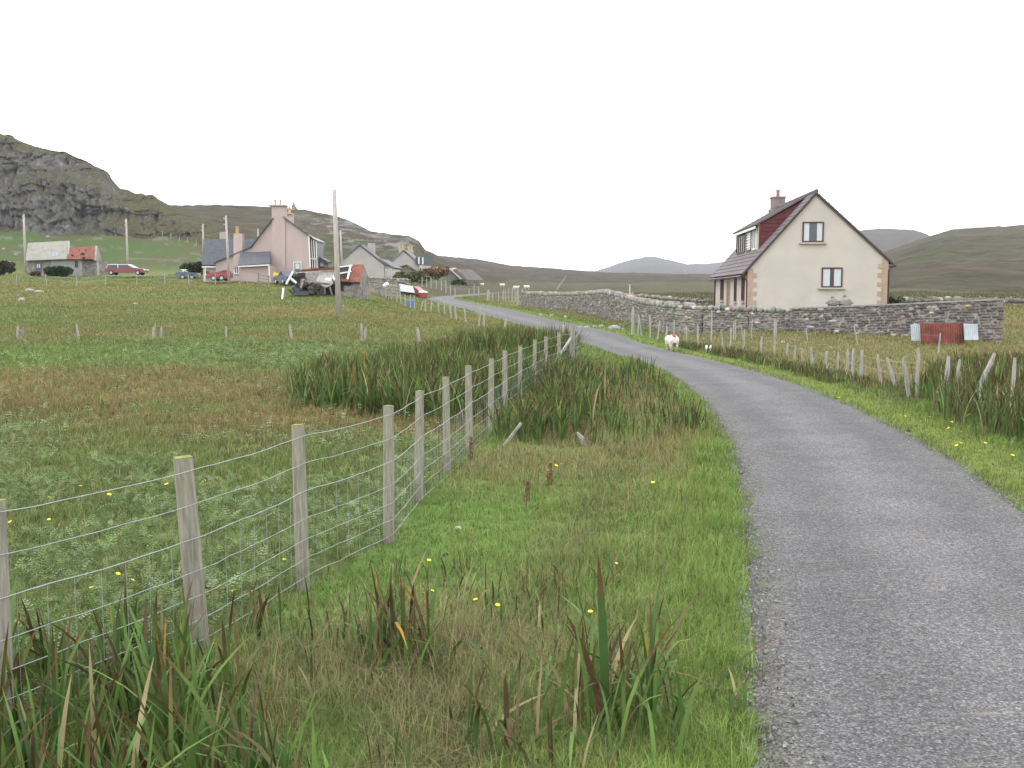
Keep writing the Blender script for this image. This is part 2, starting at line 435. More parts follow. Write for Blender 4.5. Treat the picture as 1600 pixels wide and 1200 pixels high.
def covercol(x, y, f=None):
    f = f or fields(x, y)
    def lerp(c, t, col):
        t = np.clip(t, 0, 1)[:, None]; return c * (1 - t) + col * t
    c = np.repeat(G_MID[None], len(x), 0)
    c = lerp(c, f['bright'] * .8, G_BRIGHT)
    far = sm((y - 40) / 25) * f['left'] * (1 - f['ghill'])
    c = lerp(c, far * .85 * sm((f['n4'] - .3) / .3), G_OLIVE)
    c = lerp(c, f['right'] * .7 * sm((np.abs(f['rd']) - 3) / 2), G_OLIVE * 1.05)
    c = lerp(c, f['silv'] * .8, G_SILV)
    c = lerp(c, f['straw'] * .5, STRAW * .9)
    c = lerp(c, f['rust'] * .85, RUSTC)
    c = lerp(c, f['ghill'] * .9, np.array([.06, .10, .026]))
    c = lerp(c, f['ghill'] * .8 * sm((fbm(x / 16, y / 7, 141, 5, .6) - .46) / .12), np.array([.095, .09, .038]))
    c = lerp(c, f['ghill'] * .9 * sm((fbm(x / 3, y / 3, 151, 4, .6) - .66) / .05), np.array([.16, .155, .14]))
    c = lerp(c, sm((y - 105) / 45) * (x > -14), np.array([.088, .085, .045]))
    c = lerp(c, sm((y - 62) / 22) * sm((f['rd'] - 9) / 4), np.array([.088, .083, .045]))
    c = lerp(c, sm((y - 250) / 120) * .9, np.array([.10, .092, .06]))
    c = lerp(c, f['edge'] * np.where(f['right'], .85, .3) * (y < 130), G_YEL * .9)
    return c

# ground sheet: polar grid round the camera out to the horizon
ang = np.concatenate([np.linspace(-180, -40, 50)[:-1], np.linspace(-40, 40, 620), np.linspace(40, 180, 50)[1:]])
rad = np.concatenate([[.3], np.geomspace(1.2, 5000, 430)])
A, R = np.meshgrid(np.radians(ang), rad, indexing='ij')
gx = (R * np.sin(A)).ravel(); gy = (R * np.cos(A)).ravel()
gzv = zg(gx, gy)
gc = covercol(gx, gy) * .78
nA, nR = A.shape
ii, jj = np.meshgrid(np.arange(nA - 1), np.arange(nR - 1), indexing='ij')
q = np.stack([ii * nR + jj, (ii + 1) * nR + jj, (ii + 1) * nR + jj + 1, ii * nR + jj + 1], -1).reshape(-1, 4)
tag(np_mesh('ground', np.stack([gx, gy, gzv], 1), q[:, ::-1], gc, M['ground'], smooth=True), kind='structure')

# road
def road_mat():
    m, nt, p = newmat('asphalt_chippings'); N = nt.nodes.new; L = nt.links.new
    t = N('ShaderNodeTexCoord'); at = N('ShaderNodeAttribute'); at.attribute_name = 'Col'
    vo = N('ShaderNodeTexVoronoi'); vo.inputs['Scale'].default_value = 95; vo.inputs['Randomness'].default_value = 1
    L(t.outputs['Object'], vo.inputs['Vector'])
    r = N('ShaderNodeValToRGB'); e = r.color_ramp.elements
    e[0].position = 0; e[0].color = (.045, .046, .05, 1); e[1].position = 1; e[1].color = (.22, .215, .205, 1)
    x = e.new(.35); x.color = (.080, .080, .084, 1); x = e.new(.75); x.color = (.118, .112, .110, 1)
    sep = N('ShaderNodeSeparateColor'); L(vo.outputs['Color'], sep.inputs[0]); L(sep.outputs[0], r.inputs[0])
    n = N('ShaderNodeTexNoise'); n.inputs['Scale'].default_value = 1.3; n.inputs['Detail'].default_value = 7; L(t.outputs['Object'], n.inputs['Vector'])
    mr = N('ShaderNodeMapRange'); mr.inputs['From Min'].default_value = .3; mr.inputs['From Max'].default_value = .7; mr.inputs['To Min'].default_value = .84; mr.inputs['To Max'].default_value = 1.14
    L(n.outputs['Fac'], mr.inputs[0])
    s1 = N('ShaderNodeVectorMath'); s1.operation = 'SCALE'; L(r.outputs[0], s1.inputs[0]); L(mr.outputs[0], s1.inputs['Scale'])
    nn = N('ShaderNodeTexNoise'); nn.inputs['Scale'].default_value = 26; nn.inputs['Detail'].default_value = 3; nn.inputs['Roughness'].default_value = .8; L(t.outputs['Object'], nn.inputs['Vector'])
    m5 = N('ShaderNodeMapRange'); m5.inputs['From Min'].default_value = .32; m5.inputs['From Max'].default_value = .68; m5.inputs['To Min'].default_value = .66; m5.inputs['To Max'].default_value = 1.42; L(nn.outputs['Fac'], m5.inputs[0])
    s3 = N('ShaderNodeVectorMath'); s3.operation = 'SCALE'; L(s1.outputs[0], s3.inputs[0]); L(m5.outputs[0], s3.inputs['Scale'])
    s2 = N('ShaderNodeVectorMath'); s2.operation = 'MULTIPLY'; L(s3.outputs[0], s2.inputs[0]); L(at.outputs['Color'], s2.inputs[1])
    # worn tan scuffs lying across the road
    mp = N('ShaderNodeMapping'); mp.inputs['Scale'].default_value = (1.8, 14, 1); L(t.outputs['Object'], mp.inputs[0])
    n3 = N('ShaderNodeTexNoise'); n3.inputs['Scale'].default_value = 1.5; n3.inputs['Detail'].default_value = 4; L(mp.outputs[0], n3.inputs['Vector'])
    r3 = N('ShaderNodeValToRGB'); r3.color_ramp.elements[0].position = .62; r3.color_ramp.elements[1].position = .72
    L(n3.outputs['Fac'], r3.inputs[0])
    mm = N('ShaderNodeMath'); mm.operation = 'MULTIPLY'; mm.inputs[1].default_value = .5; L(r3.outputs[0], mm.inputs[0])
    mi = N('ShaderNodeMix'); mi.data_type = 'RGBA'; L(mm.outputs[0], mi.inputs['Factor']); L(s2.outputs[0], mi.inputs['A']); mi.inputs['B'].default_value = (.26, .21, .16, 1)
    L(mi.outputs['Result'], p.inputs['Base Color'])
    p.inputs['Roughness'].default_value = .8; p.inputs['Specular IOR Level'].default_value = .35
    bp = N('ShaderNodeBump'); bp.inputs['Strength'].default_value = .6; bp.inputs['Distance'].default_value = .012
    L(vo.outputs['Distance'], bp.inputs['Height']); L(bp.outputs[0], p.inputs['Normal'])
    return m
ry = np.concatenate([np.arange(-5, 30, .05), np.arange(30, 80, .3), np.arange(80, 260, .8)])
nc = 15
lat = np.linspace(-1, 1, nc)
sl = np.interp(ry, _ys, _rs); nl = np.sqrt(1 + sl ** 2)
off = np.zeros((len(ry), nc)); off[:] = lat * RHW
off[:, nc // 2 + 1:] += lat[nc // 2 + 1:][None] * road_extra(ry)[:, None]
off[:, 0] += (fbm(ry * 1.3, ry * 0, 71, 6, .7) - .5) * .42; off[:, -1] += (fbm(ry * 1.3, ry * 0 + 5, 77, 6, .7) - .5) * .42
X = road_x(ry)[:, None] + off / nl[:, None]; Yy = ry[:, None] - off * (sl / nl)[:, None]
Z = road_z(ry)[:, None] + .03 * (1 - lat[None] ** 2) + (fbm(X / 1.5, Yy / 2, 5, 3) - .5) * .03 + .004
Z[:, 0] -= .03; Z[:, -1] -= .03
track = 1 + .15 * np.exp(-(lat / .22) ** 2) - .17 * np.exp(-((np.abs(lat) - .52) / .2) ** 2) + .06 * (np.abs(lat) > .85)
Cc = np.repeat(track[None], len(ry), 0)[..., None] * np.array([1.0, .985, 1.0])
Cc[:, [0, -1]] *= np.array([.62, .64, .5]); Cc[:, [1, -2]] *= np.array([.9, .9, .84])
Cc = Cc * (1 + .16 * (fbm(X / .7, Yy / 2.5, 15, 4) - .5) * 2)[..., None]
ii, jj = np.meshgrid(np.arange(len(ry) - 1), np.arange(nc - 1), indexing='ij')
q = np.stack([ii * nc + jj, ii * nc + jj + 1, (ii + 1) * nc + jj + 1, (ii + 1) * nc + jj], -1).reshape(-1, 4)
tag(np_mesh('road', np.stack([X.ravel(), Yy.ravel(), Z.ravel()], 1), q, Cc.reshape(-1, 3), road_mat(), smooth=True), kind='structure')

# loose chippings and grit along the road edges
n = 9000
gyy = 3.4 + 26 * RNG.random(n) ** 1.7; sd_ = np.where(RNG.random(n) < .6, -1, 1)
goff = sd_ * (RHW - .02 - np.abs(RNG.normal(0, .14, n)) + .10 * RNG.random(n))
gxx = road_x(gyy) + goff
GS = (.005 + .009 * RNG.random(n) ** 2)
TVg = np.array([(1, 0, -.3), (-.5, .87, -.3), (-.5, -.87, -.3), (0, 0, .9)], float); TFg = np.array([[0, 1, 3], [1, 2, 3], [2, 0, 3]])
ca_, sa_ = np.cos(gyy * 777)[:, None], np.sin(gyy * 777)[:, None]
Xg_ = (TVg[None, :, 0] * ca_ - TVg[None, :, 1] * sa_) * GS[:, None] + gxx[:, None]
Yg_ = (TVg[None, :, 0] * sa_ + TVg[None, :, 1] * ca_) * GS[:, None] + gyy[:, None]
Zg_ = TVg[None, :, 2] * GS[:, None] + (road_z(gyy) + .012 + .03 * (1 - np.minimum(1, (goff / RHW) ** 2)))[:, None]
gcol = np.array([.15, .145, .14]) * (1 + RNG.normal(0, .4, (n, 1)).clip(-.7, 1.2))
tag(np_mesh('gravel', np.stack([Xg_, Yg_, Zg_], -1).reshape(-1, 3), (TFg[None] + (np.arange(n) * 4)[:, None, None]).reshape(-1, 3), np.repeat(gcol, 4, 0), M['stone']), 'loose grey chippings along the crumbling road edges', 'gravel', kind='stuff')

# ------------------------------------------------------------------ hills (crest outlines at their own distances)
def hill(name, sky_pts, Yc, foot_v, Yf, m, amp=0, rows=60, cols=400, p=1.0, colfn=None, seed=0, crag=False, ext=1.0):
    su = np.array([a for a, b in sky_pts], float); sv = np.array([b for a, b in sky_pts], float)
    u = np.linspace(su[0], su[-1], cols)
    v = np.interp(u, su, sv)
    v = v + (fbm(u / 9, u * 0, seed + 3, 4) - .5) * (4.5 if crag else 1.6)
    yc = np.full(cols, float(Yc)); s = np.linspace(0, 1, rows)
    xk = (u - 800) / FPX
    k = cos(PITCH)  # small tilt correction on x
    zc = np.array([P(800, vv, yy).z for vv, yy in zip(v, yc)])
    fv = np.interp(u, *zip(*foot_v)) if isinstance(foot_v, list) else np.full(cols, float(foot_v))
    yf = np.full(cols, float(Yf)); zf = np.array([P(800, vv, yy).z for vv, yy in zip(fv, yf)])
    zf = np.minimum(zf, zg(yf * P(801, 460, 1).x * (u - 800), yf) - 1.2)
    zc = np.maximum(zc, zf + .5)
    S, U = np.meshgrid(s, np.arange(cols), indexing='ij')
    Yg = yf[None] + (yc - yf)[None] * S
    if crag:
        prof = np.interp(S, [0, .12, .3, .42, .7, .85, 1], [0, .10, .45, .62, .80, .93, 1])
    else:
        prof = S ** p
    Zg = zf[None] + (zc - zf)[None] * prof
    Xg = Yg * (P(801, 460, 1).x) * (u - 800)[None]
    if amp:
        H = (zc - zf)[None]
        fade = np.minimum(1, H / (12 if crag else 30)) * np.sin(pi * np.clip(S, 0, 1)) ** .35
        if crag:
            a_ = fbm(Xg / 7, Zg / 16, seed, 6, .62); b_ = np.abs(fbm(Xg / 3.2 + Zg / 12, Zg / 9, seed + 8, 5, .65) - .5) * 2
            st = np.floor(fbm(Xg / 14, Zg / 5, seed + 30, 3) * 9) / 9
            Yg = Yg - amp * ((a_ - .5) * 1.6 - b_ * 1.4 + (st - .5) * 1.6) * fade
            Zg = Zg + amp * .35 * (fbm(Xg / 6, Yg / 6, seed + 4, 4) - .5) * fade
        else:
            Zg = Zg + amp * (fbm(Xg / 40, Yg / 60, seed, 5, .55) - .5) * fade
    # back side falls away
    xb = []; yb = []; zb = []
    for k_, (dy, dz) in enumerate([(.04, -.02), (.12, -.15), (.3, -.6), (.45, -1.1)]):
        yb.append(yc * (1 + dy * ext)); zb.append(zc + dz * np.maximum(zc - zf, 4) ); xb.append(yc * (1 + dy * ext) * P(801, 460, 1).x * (u - 800))
    Xg = np.vstack([Xg] + [a[None] for a in xb]); Yg = np.vstack([Yg] + [a[None] for a in yb]); Zg = np.vstack([Zg] + [a[None] for a in zb])
    nr = Xg.shape[0]
    ii, jj = np.meshgrid(np.arange(nr - 1), np.arange(cols - 1), indexing='ij')
    q = np.stack([ii * cols + jj, ii * cols + jj + 1, (ii + 1) * cols + jj + 1, (ii + 1) * cols + jj], -1).reshape(-1, 4)
    C = colfn(Xg.ravel(), Yg.ravel(), Zg.ravel())
    return tag(np_mesh(name, np.stack([Xg.ravel(), Yg.ravel(), Zg.ravel()], 1), q, C, m, smooth=not crag), kind='structure')

M['moor'] = mat_attr('moorland', rough=1, var=.42, scale=.11, bump=.9, bscale=.3, bdist=2.5, spec=.05)
def crag_mat():
    m, nt, p = newmat('crag_rock'); N = nt.nodes.new; L = nt.links.new
    t = N('ShaderNodeTexCoord'); g = N('ShaderNodeNewGeometry')
    n = N('ShaderNodeTexNoise'); n.inputs['Scale'].default_value = .35; n.inputs['Detail'].default_value = 9; n.inputs['Roughness'].default_value = .7
    L(t.outputs['Object'], n.inputs['Vector'])
    r = N('ShaderNodeValToRGB'); e = r.color_ramp.elements
    e[0].position = .32; e[0].color = (.035, .035, .035, 1); e[1].position = .7; e[1].color = (.20, .19, .18, 1)
    x = e.new(.5); x.color = (.10, .096, .092, 1)
    L(n.outputs['Fac'], r.inputs[0])
    sp = N('ShaderNodeSeparateXYZ'); L(g.outputs['Normal'], sp.inputs[0])
    n2 = N('ShaderNodeTexNoise'); n2.inputs['Scale'].default_value = .09; n2.inputs['Detail'].default_value = 6; L(t.outputs['Object'], n2.inputs['Vector'])
    ad = N('ShaderNodeMath'); ad.operation = 'ADD'; L(sp.outputs[2], ad.inputs[0]); L(n2.outputs['Fac'], ad.inputs[1])
    r2 = N('ShaderNodeValToRGB'); r2.color_ramp.elements[0].position = .5; r2.color_ramp.elements[1].position = .62
    mr = N('ShaderNodeMath'); mr.operation = 'MULTIPLY'; mr.inputs[1].default_value = .40; at = N('ShaderNodeAttribute'); at.attribute_name = 'Col'; a2 = N('ShaderNodeMath'); a2.operation = 'ADD'; L(ad.outputs[0], a2.inputs[0]); L(at.outputs['Fac'], a2.inputs[1]); L(a2.outputs[0], mr.inputs[0]); L(mr.outputs[0], r2.inputs[0])
    mi = N('ShaderNodeMix'); mi.data_type = 'RGBA'; L(r2.outputs[0], mi.inputs['Factor']); L(r.outputs[0], mi.inputs['A']); mi.inputs['B'].default_value = (.075, .07, .038, 1)
    L(mi.outputs['Result'], p.inputs['Base Color']); p.inputs['Roughness'].default_value = .95; p.inputs['Specular IOR Level'].default_value = .1
    nb = N('ShaderNodeTexNoise'); nb.inputs['Scale'].default_value = .6; nb.inputs['Detail'].default_value = 8; L(t.outputs['Object'], nb.inputs['Vector'])
    bp = N('ShaderNodeBump'); bp.inputs['Strength'].default_value = .8; bp.inputs['Distance'].default_value = 1.5
    L(nb.outputs['Fac'], bp.inputs['Height']); L(bp.outputs[0], p.inputs['Normal'])
    return m
M['crag'] = crag_mat()
def moorcol(c1, c2, c3=None, L=60, rock=None):
    def f(x, y, z):
        n = fbm(x / L, y / L + z / (L * .3), 5, 5, .6); n2 = fbm(x / (L * .35), z / (L * .12), 15, 4)
        t = sm((n - .38) / .24)[:, None]; c = np.array(c1) * (1 - t) + np.array(c2) * t
        if c3 is not None:
            t = sm((n2 - .5) / .14)[:, None] * .8; c = c * (1 - t) + np.array(c3) * t
        if rock is not None:
            t = rock(x, y, z, n2)[:, None]; c = c * (1 - t) + np.array((.175, .17, .16)) * t
        return c
    return f
one = lambda x, y, z: np.ones((len(x), 3)) * .2
hill('crag_hillside', [(-400, 180), (-150, 192), (0, 208), (30, 212), (45, 222), (75, 232), (112, 237), (138, 250), (168, 266), (178, 278), (192, 293), (215, 301), (245, 306), (262, 317), (290, 330), (340, 352)],
     262, [(-400, 372), (0, 370), (75, 368), (110, 350), (150, 338), (220, 334), (300, 348), (340, 362)], 226, M['crag'], amp=5.5, rows=170, cols=620, seed=40, crag=True, colfn=lambda x, y, z: np.repeat((.10 + .3 * sm((800 + FPX * x / y - 165) / 60) + .18 * sm((z - 34) / 8) + .10 * (fbm(x / 12, z / 8, 7, 3) - .5))[:, None], 3, 1))
hill('moorland_hill', [(140, 300), (200, 314), (268, 321), (350, 320), (430, 323), (480, 328), (520, 336), (545, 343), (580, 361), (600, 364), (640, 369), (655, 376), (665, 390), (690, 402), (730, 416), (790, 436)],
     420, [(140, 352), (300, 350), (527, 412), (640, 432), (790, 445)], 262, M['moor'], amp=7, rows=90, cols=520, p=.8, seed=50,
     colfn=moorcol((.061, .056, .034), (.068, .055, .041), (.053, .058, .029), 50,
                   rock=lambda x, y, z, n2: sm((fbm(x / 3.2, z / 1.3, 91, 5, .75) - .545) / .035) * sm((x / y * FPX + 800 - 440) / 80) * .8 * sm((z - 11) / 10)))
hill('long_moorland_hill', [(560, 395), (640, 398), (700, 402), (740, 406), (800, 415), (850, 418), (900, 422), (960, 426), (1040, 428), (1120, 428), (1250, 436), (1400, 446)],
     820, [(560, 444), (800, 449), (1400, 452)], 330, M['moor'], amp=9, rows=60, cols=420, p=.9, seed=60,
     colfn=moorcol((.064, .056, .041), (.073, .057, .044), (.056, .058, .036), 90))
hill('right_moorland_hill', [(1000, 462), (1100, 440), (1200, 424), (1300, 408), (1385, 392), (1420, 380), (1450, 370), (1480, 361), (1520, 357), (1600, 354), (1800, 345), (2300, 320)],
     640, [(1000, 466), (1300, 461), (2300, 466)], 140, M['moor'], amp=10, rows=90, cols=520, p=.95, seed=70,
     colfn=moorcol((.061, .058, .036), (.072, .060, .043), (.053, .056, .030), 55))
hill('rounded_hill', [(1180, 420), (1260, 385), (1300, 369), (1340, 360), (1375, 357), (1425, 359), (1445, 366), (1460, 376), (1560, 410), (1700, 430)],
     1500, 455, 700, M['moor'], amp=10, rows=40, cols=200, seed=80, colfn=moorcol((.062, .055, .048), (.066, .058, .051), None, 90))
hill('distant_peak', [(860, 436), (925, 425), (945, 419), (975, 408), (1005, 402), (1020, 400), (1035, 404), (1060, 410), (1075, 413), (1100, 412), (1135, 409), (1200, 415), (1300, 430)],
     3000, 456, 1700, M['moor'], amp=12, rows=40, cols=220, seed=90, colfn=moorcol((.05, .046, .043), (.055, .05, .046), None, 200))

# ------------------------------------------------------------------ plants
def ribbons(name, base, h, wd, az, lean, segs, cb, ct, ts=.5, m=None, prof='blade', droop=None, face=None, parent=None, loc=None, kind='stuff'):
    n = len(base)
    t = np.linspace(0, 1, segs + 1)
    az = az[:, None]; L_ = lean[:, None] * h[:, None]
    dr = (np.zeros(n) if droop is None else droop)[:, None]
    bend = t[None] ** 1.9
    cx = base[:, 0:1] + np.cos(az) * L_ * (bend + dr * .35 * t[None] ** 2.5)
    cy = base[:, 1:2] + np.sin(az) * L_ * (bend + dr * .35 * t[None] ** 2.5)
    cz = base[:, 2:3] + h[:, None] * (t[None] - .35 * np.minimum(lean[:, None], 1.2) ** 2 * t[None] ** 2 - dr * .75 * t[None] ** 3)
    fa = (az + pi / 2 if face is None else face[:, None])
    if prof == 'blade': wp = (1 - t ** 2.2) * .92 + .03
    else: wp = np.interp(t, [0, .15, .6, .85, 1], [.75, 1, .95, .6, .04])
    wx = np.cos(fa) * wd[:, None] * .5 * wp[None]; wy = np.sin(fa) * wd[:, None] * .5 * wp[None]
    V = np.empty((n, segs + 1, 2, 3), np.float32)
    V[:, :, 0, 0] = cx - wx; V[:, :, 0, 1] = cy - wy; V[:, :, 0, 2] = cz
    V[:, :, 1, 0] = cx + wx; V[:, :, 1, 1] = cy + wy; V[:, :, 1, 2] = cz
    ts = np.broadcast_to(np.asarray(ts, float), (n,))[:, None]
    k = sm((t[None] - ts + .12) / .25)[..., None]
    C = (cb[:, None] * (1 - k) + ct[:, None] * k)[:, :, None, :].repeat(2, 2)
    b = (np.arange(n) * (segs + 1) * 2)[:, None]; s_ = (np.arange(segs) * 2)[None]
    o_ = b + s_
    F = np.stack([o_, o_ + 1, o_ + 3, o_ + 2], -1).reshape(-1, 4)
    o = np_mesh(name, V.reshape(-1, 3), F, C.reshape(-1, 3), m or M['grass'], parent=parent, loc=loc)
    return o

def sample_pts(n, y0, y1, pw=-.6, half=.56, pad=.3):
    """points in the view wedge; area density falls off as Y^(pw-1)"""
    r = RNG.random(n)
    e = pw + 1
    y = (y0 ** e + r * (y1 ** e - y0 ** e)) ** (1 / e)
    x = (RNG.random(n) * 2 - 1) * (half * y + pad)
    return x, y
def jit(n, s=.2): return 1 + RNG.normal(0, s, (n, 1)).clip(-2 * s, 2 * s)
def hue(c, n, s=.12): return c * (1 + RNG.normal(0, s, (n, 3)).clip(-.3, .3))

allbeds = [BED_MID, BED_VERGE, BED_RIGHT, BED_FRONT]
# -- short turf everywhere
x, y = sample_pts(560000, 3.2, 130, pw=-.85)
f = fields(x, y)
keep = (np.abs(f['rd']) > RHW - .03 + .6 * (fbm(x * 2.5, y * 1.4, 44, 5, .65) - .55) - .16 * RNG.random(len(x)) ** 4)
keep &= ~((f['silv'] > .6) & (RNG.random(len(x)) < .5))
x, y = x[keep], y[keep]; f = {k: v[keep] for k, v in f.items()}; n = len(x)
base = np.stack([x, y, zg(x, y) - .01], 1)
c = covercol(x, y, f) * (1 + (jit(n, .28) - 1) * np.interp(y, [0, 25, 60], [1, .8, .35])[:, None])
tuss = fbm(x / .45, y / .5, 101, 3) - .5
c *= (1 + 1.1 * tuss * sm(30 / y))[:, None]
edge = f['edge'][:, None]
h = (.045 + .05 * RNG.random(n) + .05 * f['n2']) * (1 + 1.6 * tuss) * (1 - .45 * f['edge'] * f['right']) * np.interp(y, [3, 12, 30, 130], [1, 1.25, 1.4, 1.5]) * (1 - .4 * f['lawn'])
wd = np.interp(y, [3, 6, 12, 30, 60, 130], [.0036, .005, .009, .021, .045, .085]) * (.7 + .6 * RNG.random(n))
dead = RNG.random(n) < .10 + .3 * f['straw']
c[dead] = c[dead] * .4 + STRAW * .65 * jit(dead.sum(), .3)
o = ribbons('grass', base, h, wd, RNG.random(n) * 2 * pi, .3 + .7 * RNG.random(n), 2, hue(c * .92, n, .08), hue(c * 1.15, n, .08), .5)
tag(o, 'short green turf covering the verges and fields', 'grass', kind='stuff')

# -- tall straw and rust coloured grasses
x, y = sample_pts(200000, 3.4, 75, pw=-.7)
f = fields(x, y)
pr = np.clip(f['straw'] * .95 + f['rust'] * .8 + .05 + .10 * f['left'] * (y < 22) + .12 * f['right'] * (f['rd'] > 2.6), 0, 1)
keep = (RNG.random(len(x)) < pr) & (np.abs(f['rd']) > RHW + .35 + .3 * RNG.random(len(x)))
x, y = x[keep], y[keep]; f = {k: v[keep] for k, v in f.items()}; n = len(x)
base = np.stack([x, y, zg(x, y) - .01], 1)
h = (.12 + .20 * RNG.random(n)) * (.6 + .7 * f['n2']) * (1 + .25 * f['rust'])
wd = np.interp(y, [3, 6, 12, 30, 75], [.0026, .0032, .006, .014, .035]) * (.6 + .8 * RNG.random(n))
mixr = ((f['rust'] > .3) | (f['verge'] & (y > 9) & (RNG.random(n) < .45)))[:, None]
c = np.where(mixr, RUSTC * 1.35, STRAW * 1.1) * jit(n, .3)
pw_ = RNG.random(n) < .16; c[pw_] = np.array([.40, .34, .20]) * jit(pw_.sum(), .2)
g = RNG.random(n) < .45
c[g] = G_MID * 1.3 * jit(g.sum(), .25)
o = ribbons('tall_grass', base, h, wd, RNG.random(n) * 2 * pi, np.where(RNG.random(n) < .14, 1.2 + 1.1 * RNG.random(n), .25 + .9 * RNG.random(n) ** 1.5), 3, hue(c * .8, n), hue(np.where(mixr, RUSTC * 1.4, STRAW * 1.15) * jit(n, .25), n), .55)
tag(o, 'tall straw and rust coloured seeding grass among the turf', 'grass', kind='stuff')

# -- silverweed: little pinnate leaves
def leaf_template(pairs):
    V = []; F = []
    for k in range(pairs):
        t = .12 + .88 * k / (pairs - 1); z = .55 * t - .42 * t * t; ln = .26 * math.sin(pi * (.15 + .75 * t)) + .05
        for s in (-1, 1):
            a = len(V); w_ = .055 * 6 / pairs
            V += [(t, 0, z), (t + w_ + .03, s * ln * .5, z + .05), (t + .09, s * ln, z + .02), (t - w_ + .05, s * ln * .5, z + .03)]
            F.append((a, a + 1, a + 2, a + 3))
    return np.array(V, float), np.array(F)
def scatter(name, TV, TF, pos, sc, az, tilt, col, m, colvar=.15, loc=None):
    n = len(pos); nv = len(TV)
    ca, sa = np.cos(az)[:, None], np.sin(az)[:, None]; ct, st = np.cos(tilt)[:, None], np.sin(tilt)[:, None]
    X0 = TV[None, :, 0] * sc[:, None]; Y0 = TV[None, :, 1] * sc[:, None]; Z0 = TV[None, :, 2] * sc[:, None]
    X1 = X0 * ct - Z0 * st; Z1 = X0 * st + Z0 * ct
    V = np.stack([pos[:, 0:1] + X1 * ca - Y0 * sa, pos[:, 1:2] + X1 * sa + Y0 * ca, pos[:, 2:3] + Z1], -1)
    F = (TF[None] + (np.arange(n) * nv)[:, None, None]).reshape(-1, TF.shape[1])
    C = np.repeat(col[:, None], nv, 1) * (1 + RNG.uniform(-colvar, colvar, (n, nv, 1)))
    return np_mesh(name, V.reshape(-1, 3), F, C.reshape(-1, 3), m, loc=loc)
x, y = sample_pts(120000, 3.6, 42, pw=-.6)
f = fields(x, y)
keep = (RNG.random(len(x)) < np.clip(f['silv'] * 1.1, 0, 1) + 0) & (np.abs(f['rd']) > RHW + .1)
x, y = x[keep], y[keep]; f = {k: v[keep] for k, v in f.items()}
for (a, b, prs, nm) in ((0, 12.5, 5, 'near'), (12.5, 60, 3, 'far')):
    s_ = (y >= a) & (y < b); n = s_.sum()
    pos = np.stack([x[s_], y[s_], zg(x[s_], y[s_]) + .01 + .05 * RNG.random(n) + .13 * sm((fbm(x[s_] / .5, y[s_] / .5, 131, 3) - .35) / .35)], 1)
    c = G_SILV * jit(n, .3); wv = RNG.random(n) < .13; c[wv] = np.array([.25, .31, .19]) * jit(wv.sum(), .2)
    dg = RNG.random(n) < .2; c[dg] = np.array([.09, .16, .05]) * jit(dg.sum(), .2)
    TV, TF = leaf_template(prs)
    o = scatter('silverweed', TV, TF, pos, np.interp(y[s_], [3, 12, 40], [.075, .10, .2]) * (.7 + .6 * RNG.random(n)), RNG.random(n) * 2 * pi, .1 + .7 * RNG.random(n), c, M['leaf'])
    tag(o, 'silvery green feathery leaves carpeting the near field behind the wire fence' if nm == 'near' else 'grey green leafy ground cover in the field beyond the brown grass', 'ground cover', kind='stuff')

# -- irises
def iris_arrays(px, py, h, nl=1, spread=.05):
    n = len(px)
    return px + RNG.normal(0, spread, n), py + RNG.normal(0, spread, n)
def iris(name, x, y, hgt, label, kind='stuff', cat='iris bed', lean=(.12, .6), width=.022, brown=.22, loc=None, up=0.0, tips=.62, group=None, zo=0):
    n = len(x)
    base = np.stack([x, y, zg(x, y) - .03 + zo], 1)
    az = RNG.random(n) * 2 * pi
    ln = lean[0] + (lean[1] - lean[0]) * RNG.random(n) ** 1.6
    dr = np.where(RNG.random(n) < .3, RNG.random(n) * .95, .1 * RNG.random(n))
    cb = np.where((RNG.random(n) < .5)[:, None], np.array([.10, .165, .04]), np.array([.07, .13, .035])) * jit(n, .22)
    ct = np.where((RNG.random(n) < tips)[:, None], np.array([.085, .048, .02]), cb * 1.15) * jit(n, .25)
    ts = .5 + .45 * RNG.random(n)
    bl = RNG.random(n) < brown
    cb[bl] = np.array([.12, .098, .05]) * jit(bl.sum(), .4); ct[bl] = np.array([.07, .048, .026]) * jit(bl.sum(), .3)
    yl = RNG.random(n) < .015
    ct[yl] = np.array([.36, .21, .03])
    pl = RNG.random(n) < .05
    cb[pl] = STRAW * 1.2; ct[pl] = STRAW
    D = np.hypot(x, y)
    wd = width * (.6 + .6 * RNG.random(n)) * np.interp(D, [0, 14, 35], [1, 1.15, 1.7])
    fc = az + pi / 2 + RNG.normal(0, .5, n)
    o = ribbons(name, base, hgt, wd, az, ln, 6 if D.mean() < 12 else 4, cb, ct, ts, m=M['leaf'], prof='iris', droop=dr, face=fc, loc=loc)
    return tag(o, label, cat, group, kind)
def fill(poly, n, extra=1.0):
    p = np.array(poly); lo, hi = p.min(0), p.max(0)
    x = RNG.uniform(lo[0], hi[0], n * 4); y = RNG.uniform(lo[1], hi[1], n * 4)
    k = inpoly(x, y, poly); x, y = x[k][:n], y[k][:n]
    # gather into fans
    cell = .28
    cx = (np.floor(x / cell) + hash2(np.floor(x / cell), np.floor(y / cell), 3)) * cell
    cy = (np.floor(y / cell) + hash2(np.floor(x / cell), np.floor(y / cell), 4)) * cell
    return x * .45 + cx * .55, y * .45 + cy * .55
x, y = fill(BED_MID, 15000)
iris('iris_bed', x, y, (1 + .3 * ((y > 27) & (x > -1.6))) * (.62 + .38 * RNG.random(len(x))) * (.75 + .4 * vnoise(x / 1.3, y / 1.3, 8)), 'large dark green bed of tall irises behind the wire fence in the middle', brown=.16, tips=.5)
x, y = fill(BED_VERGE, 2600)
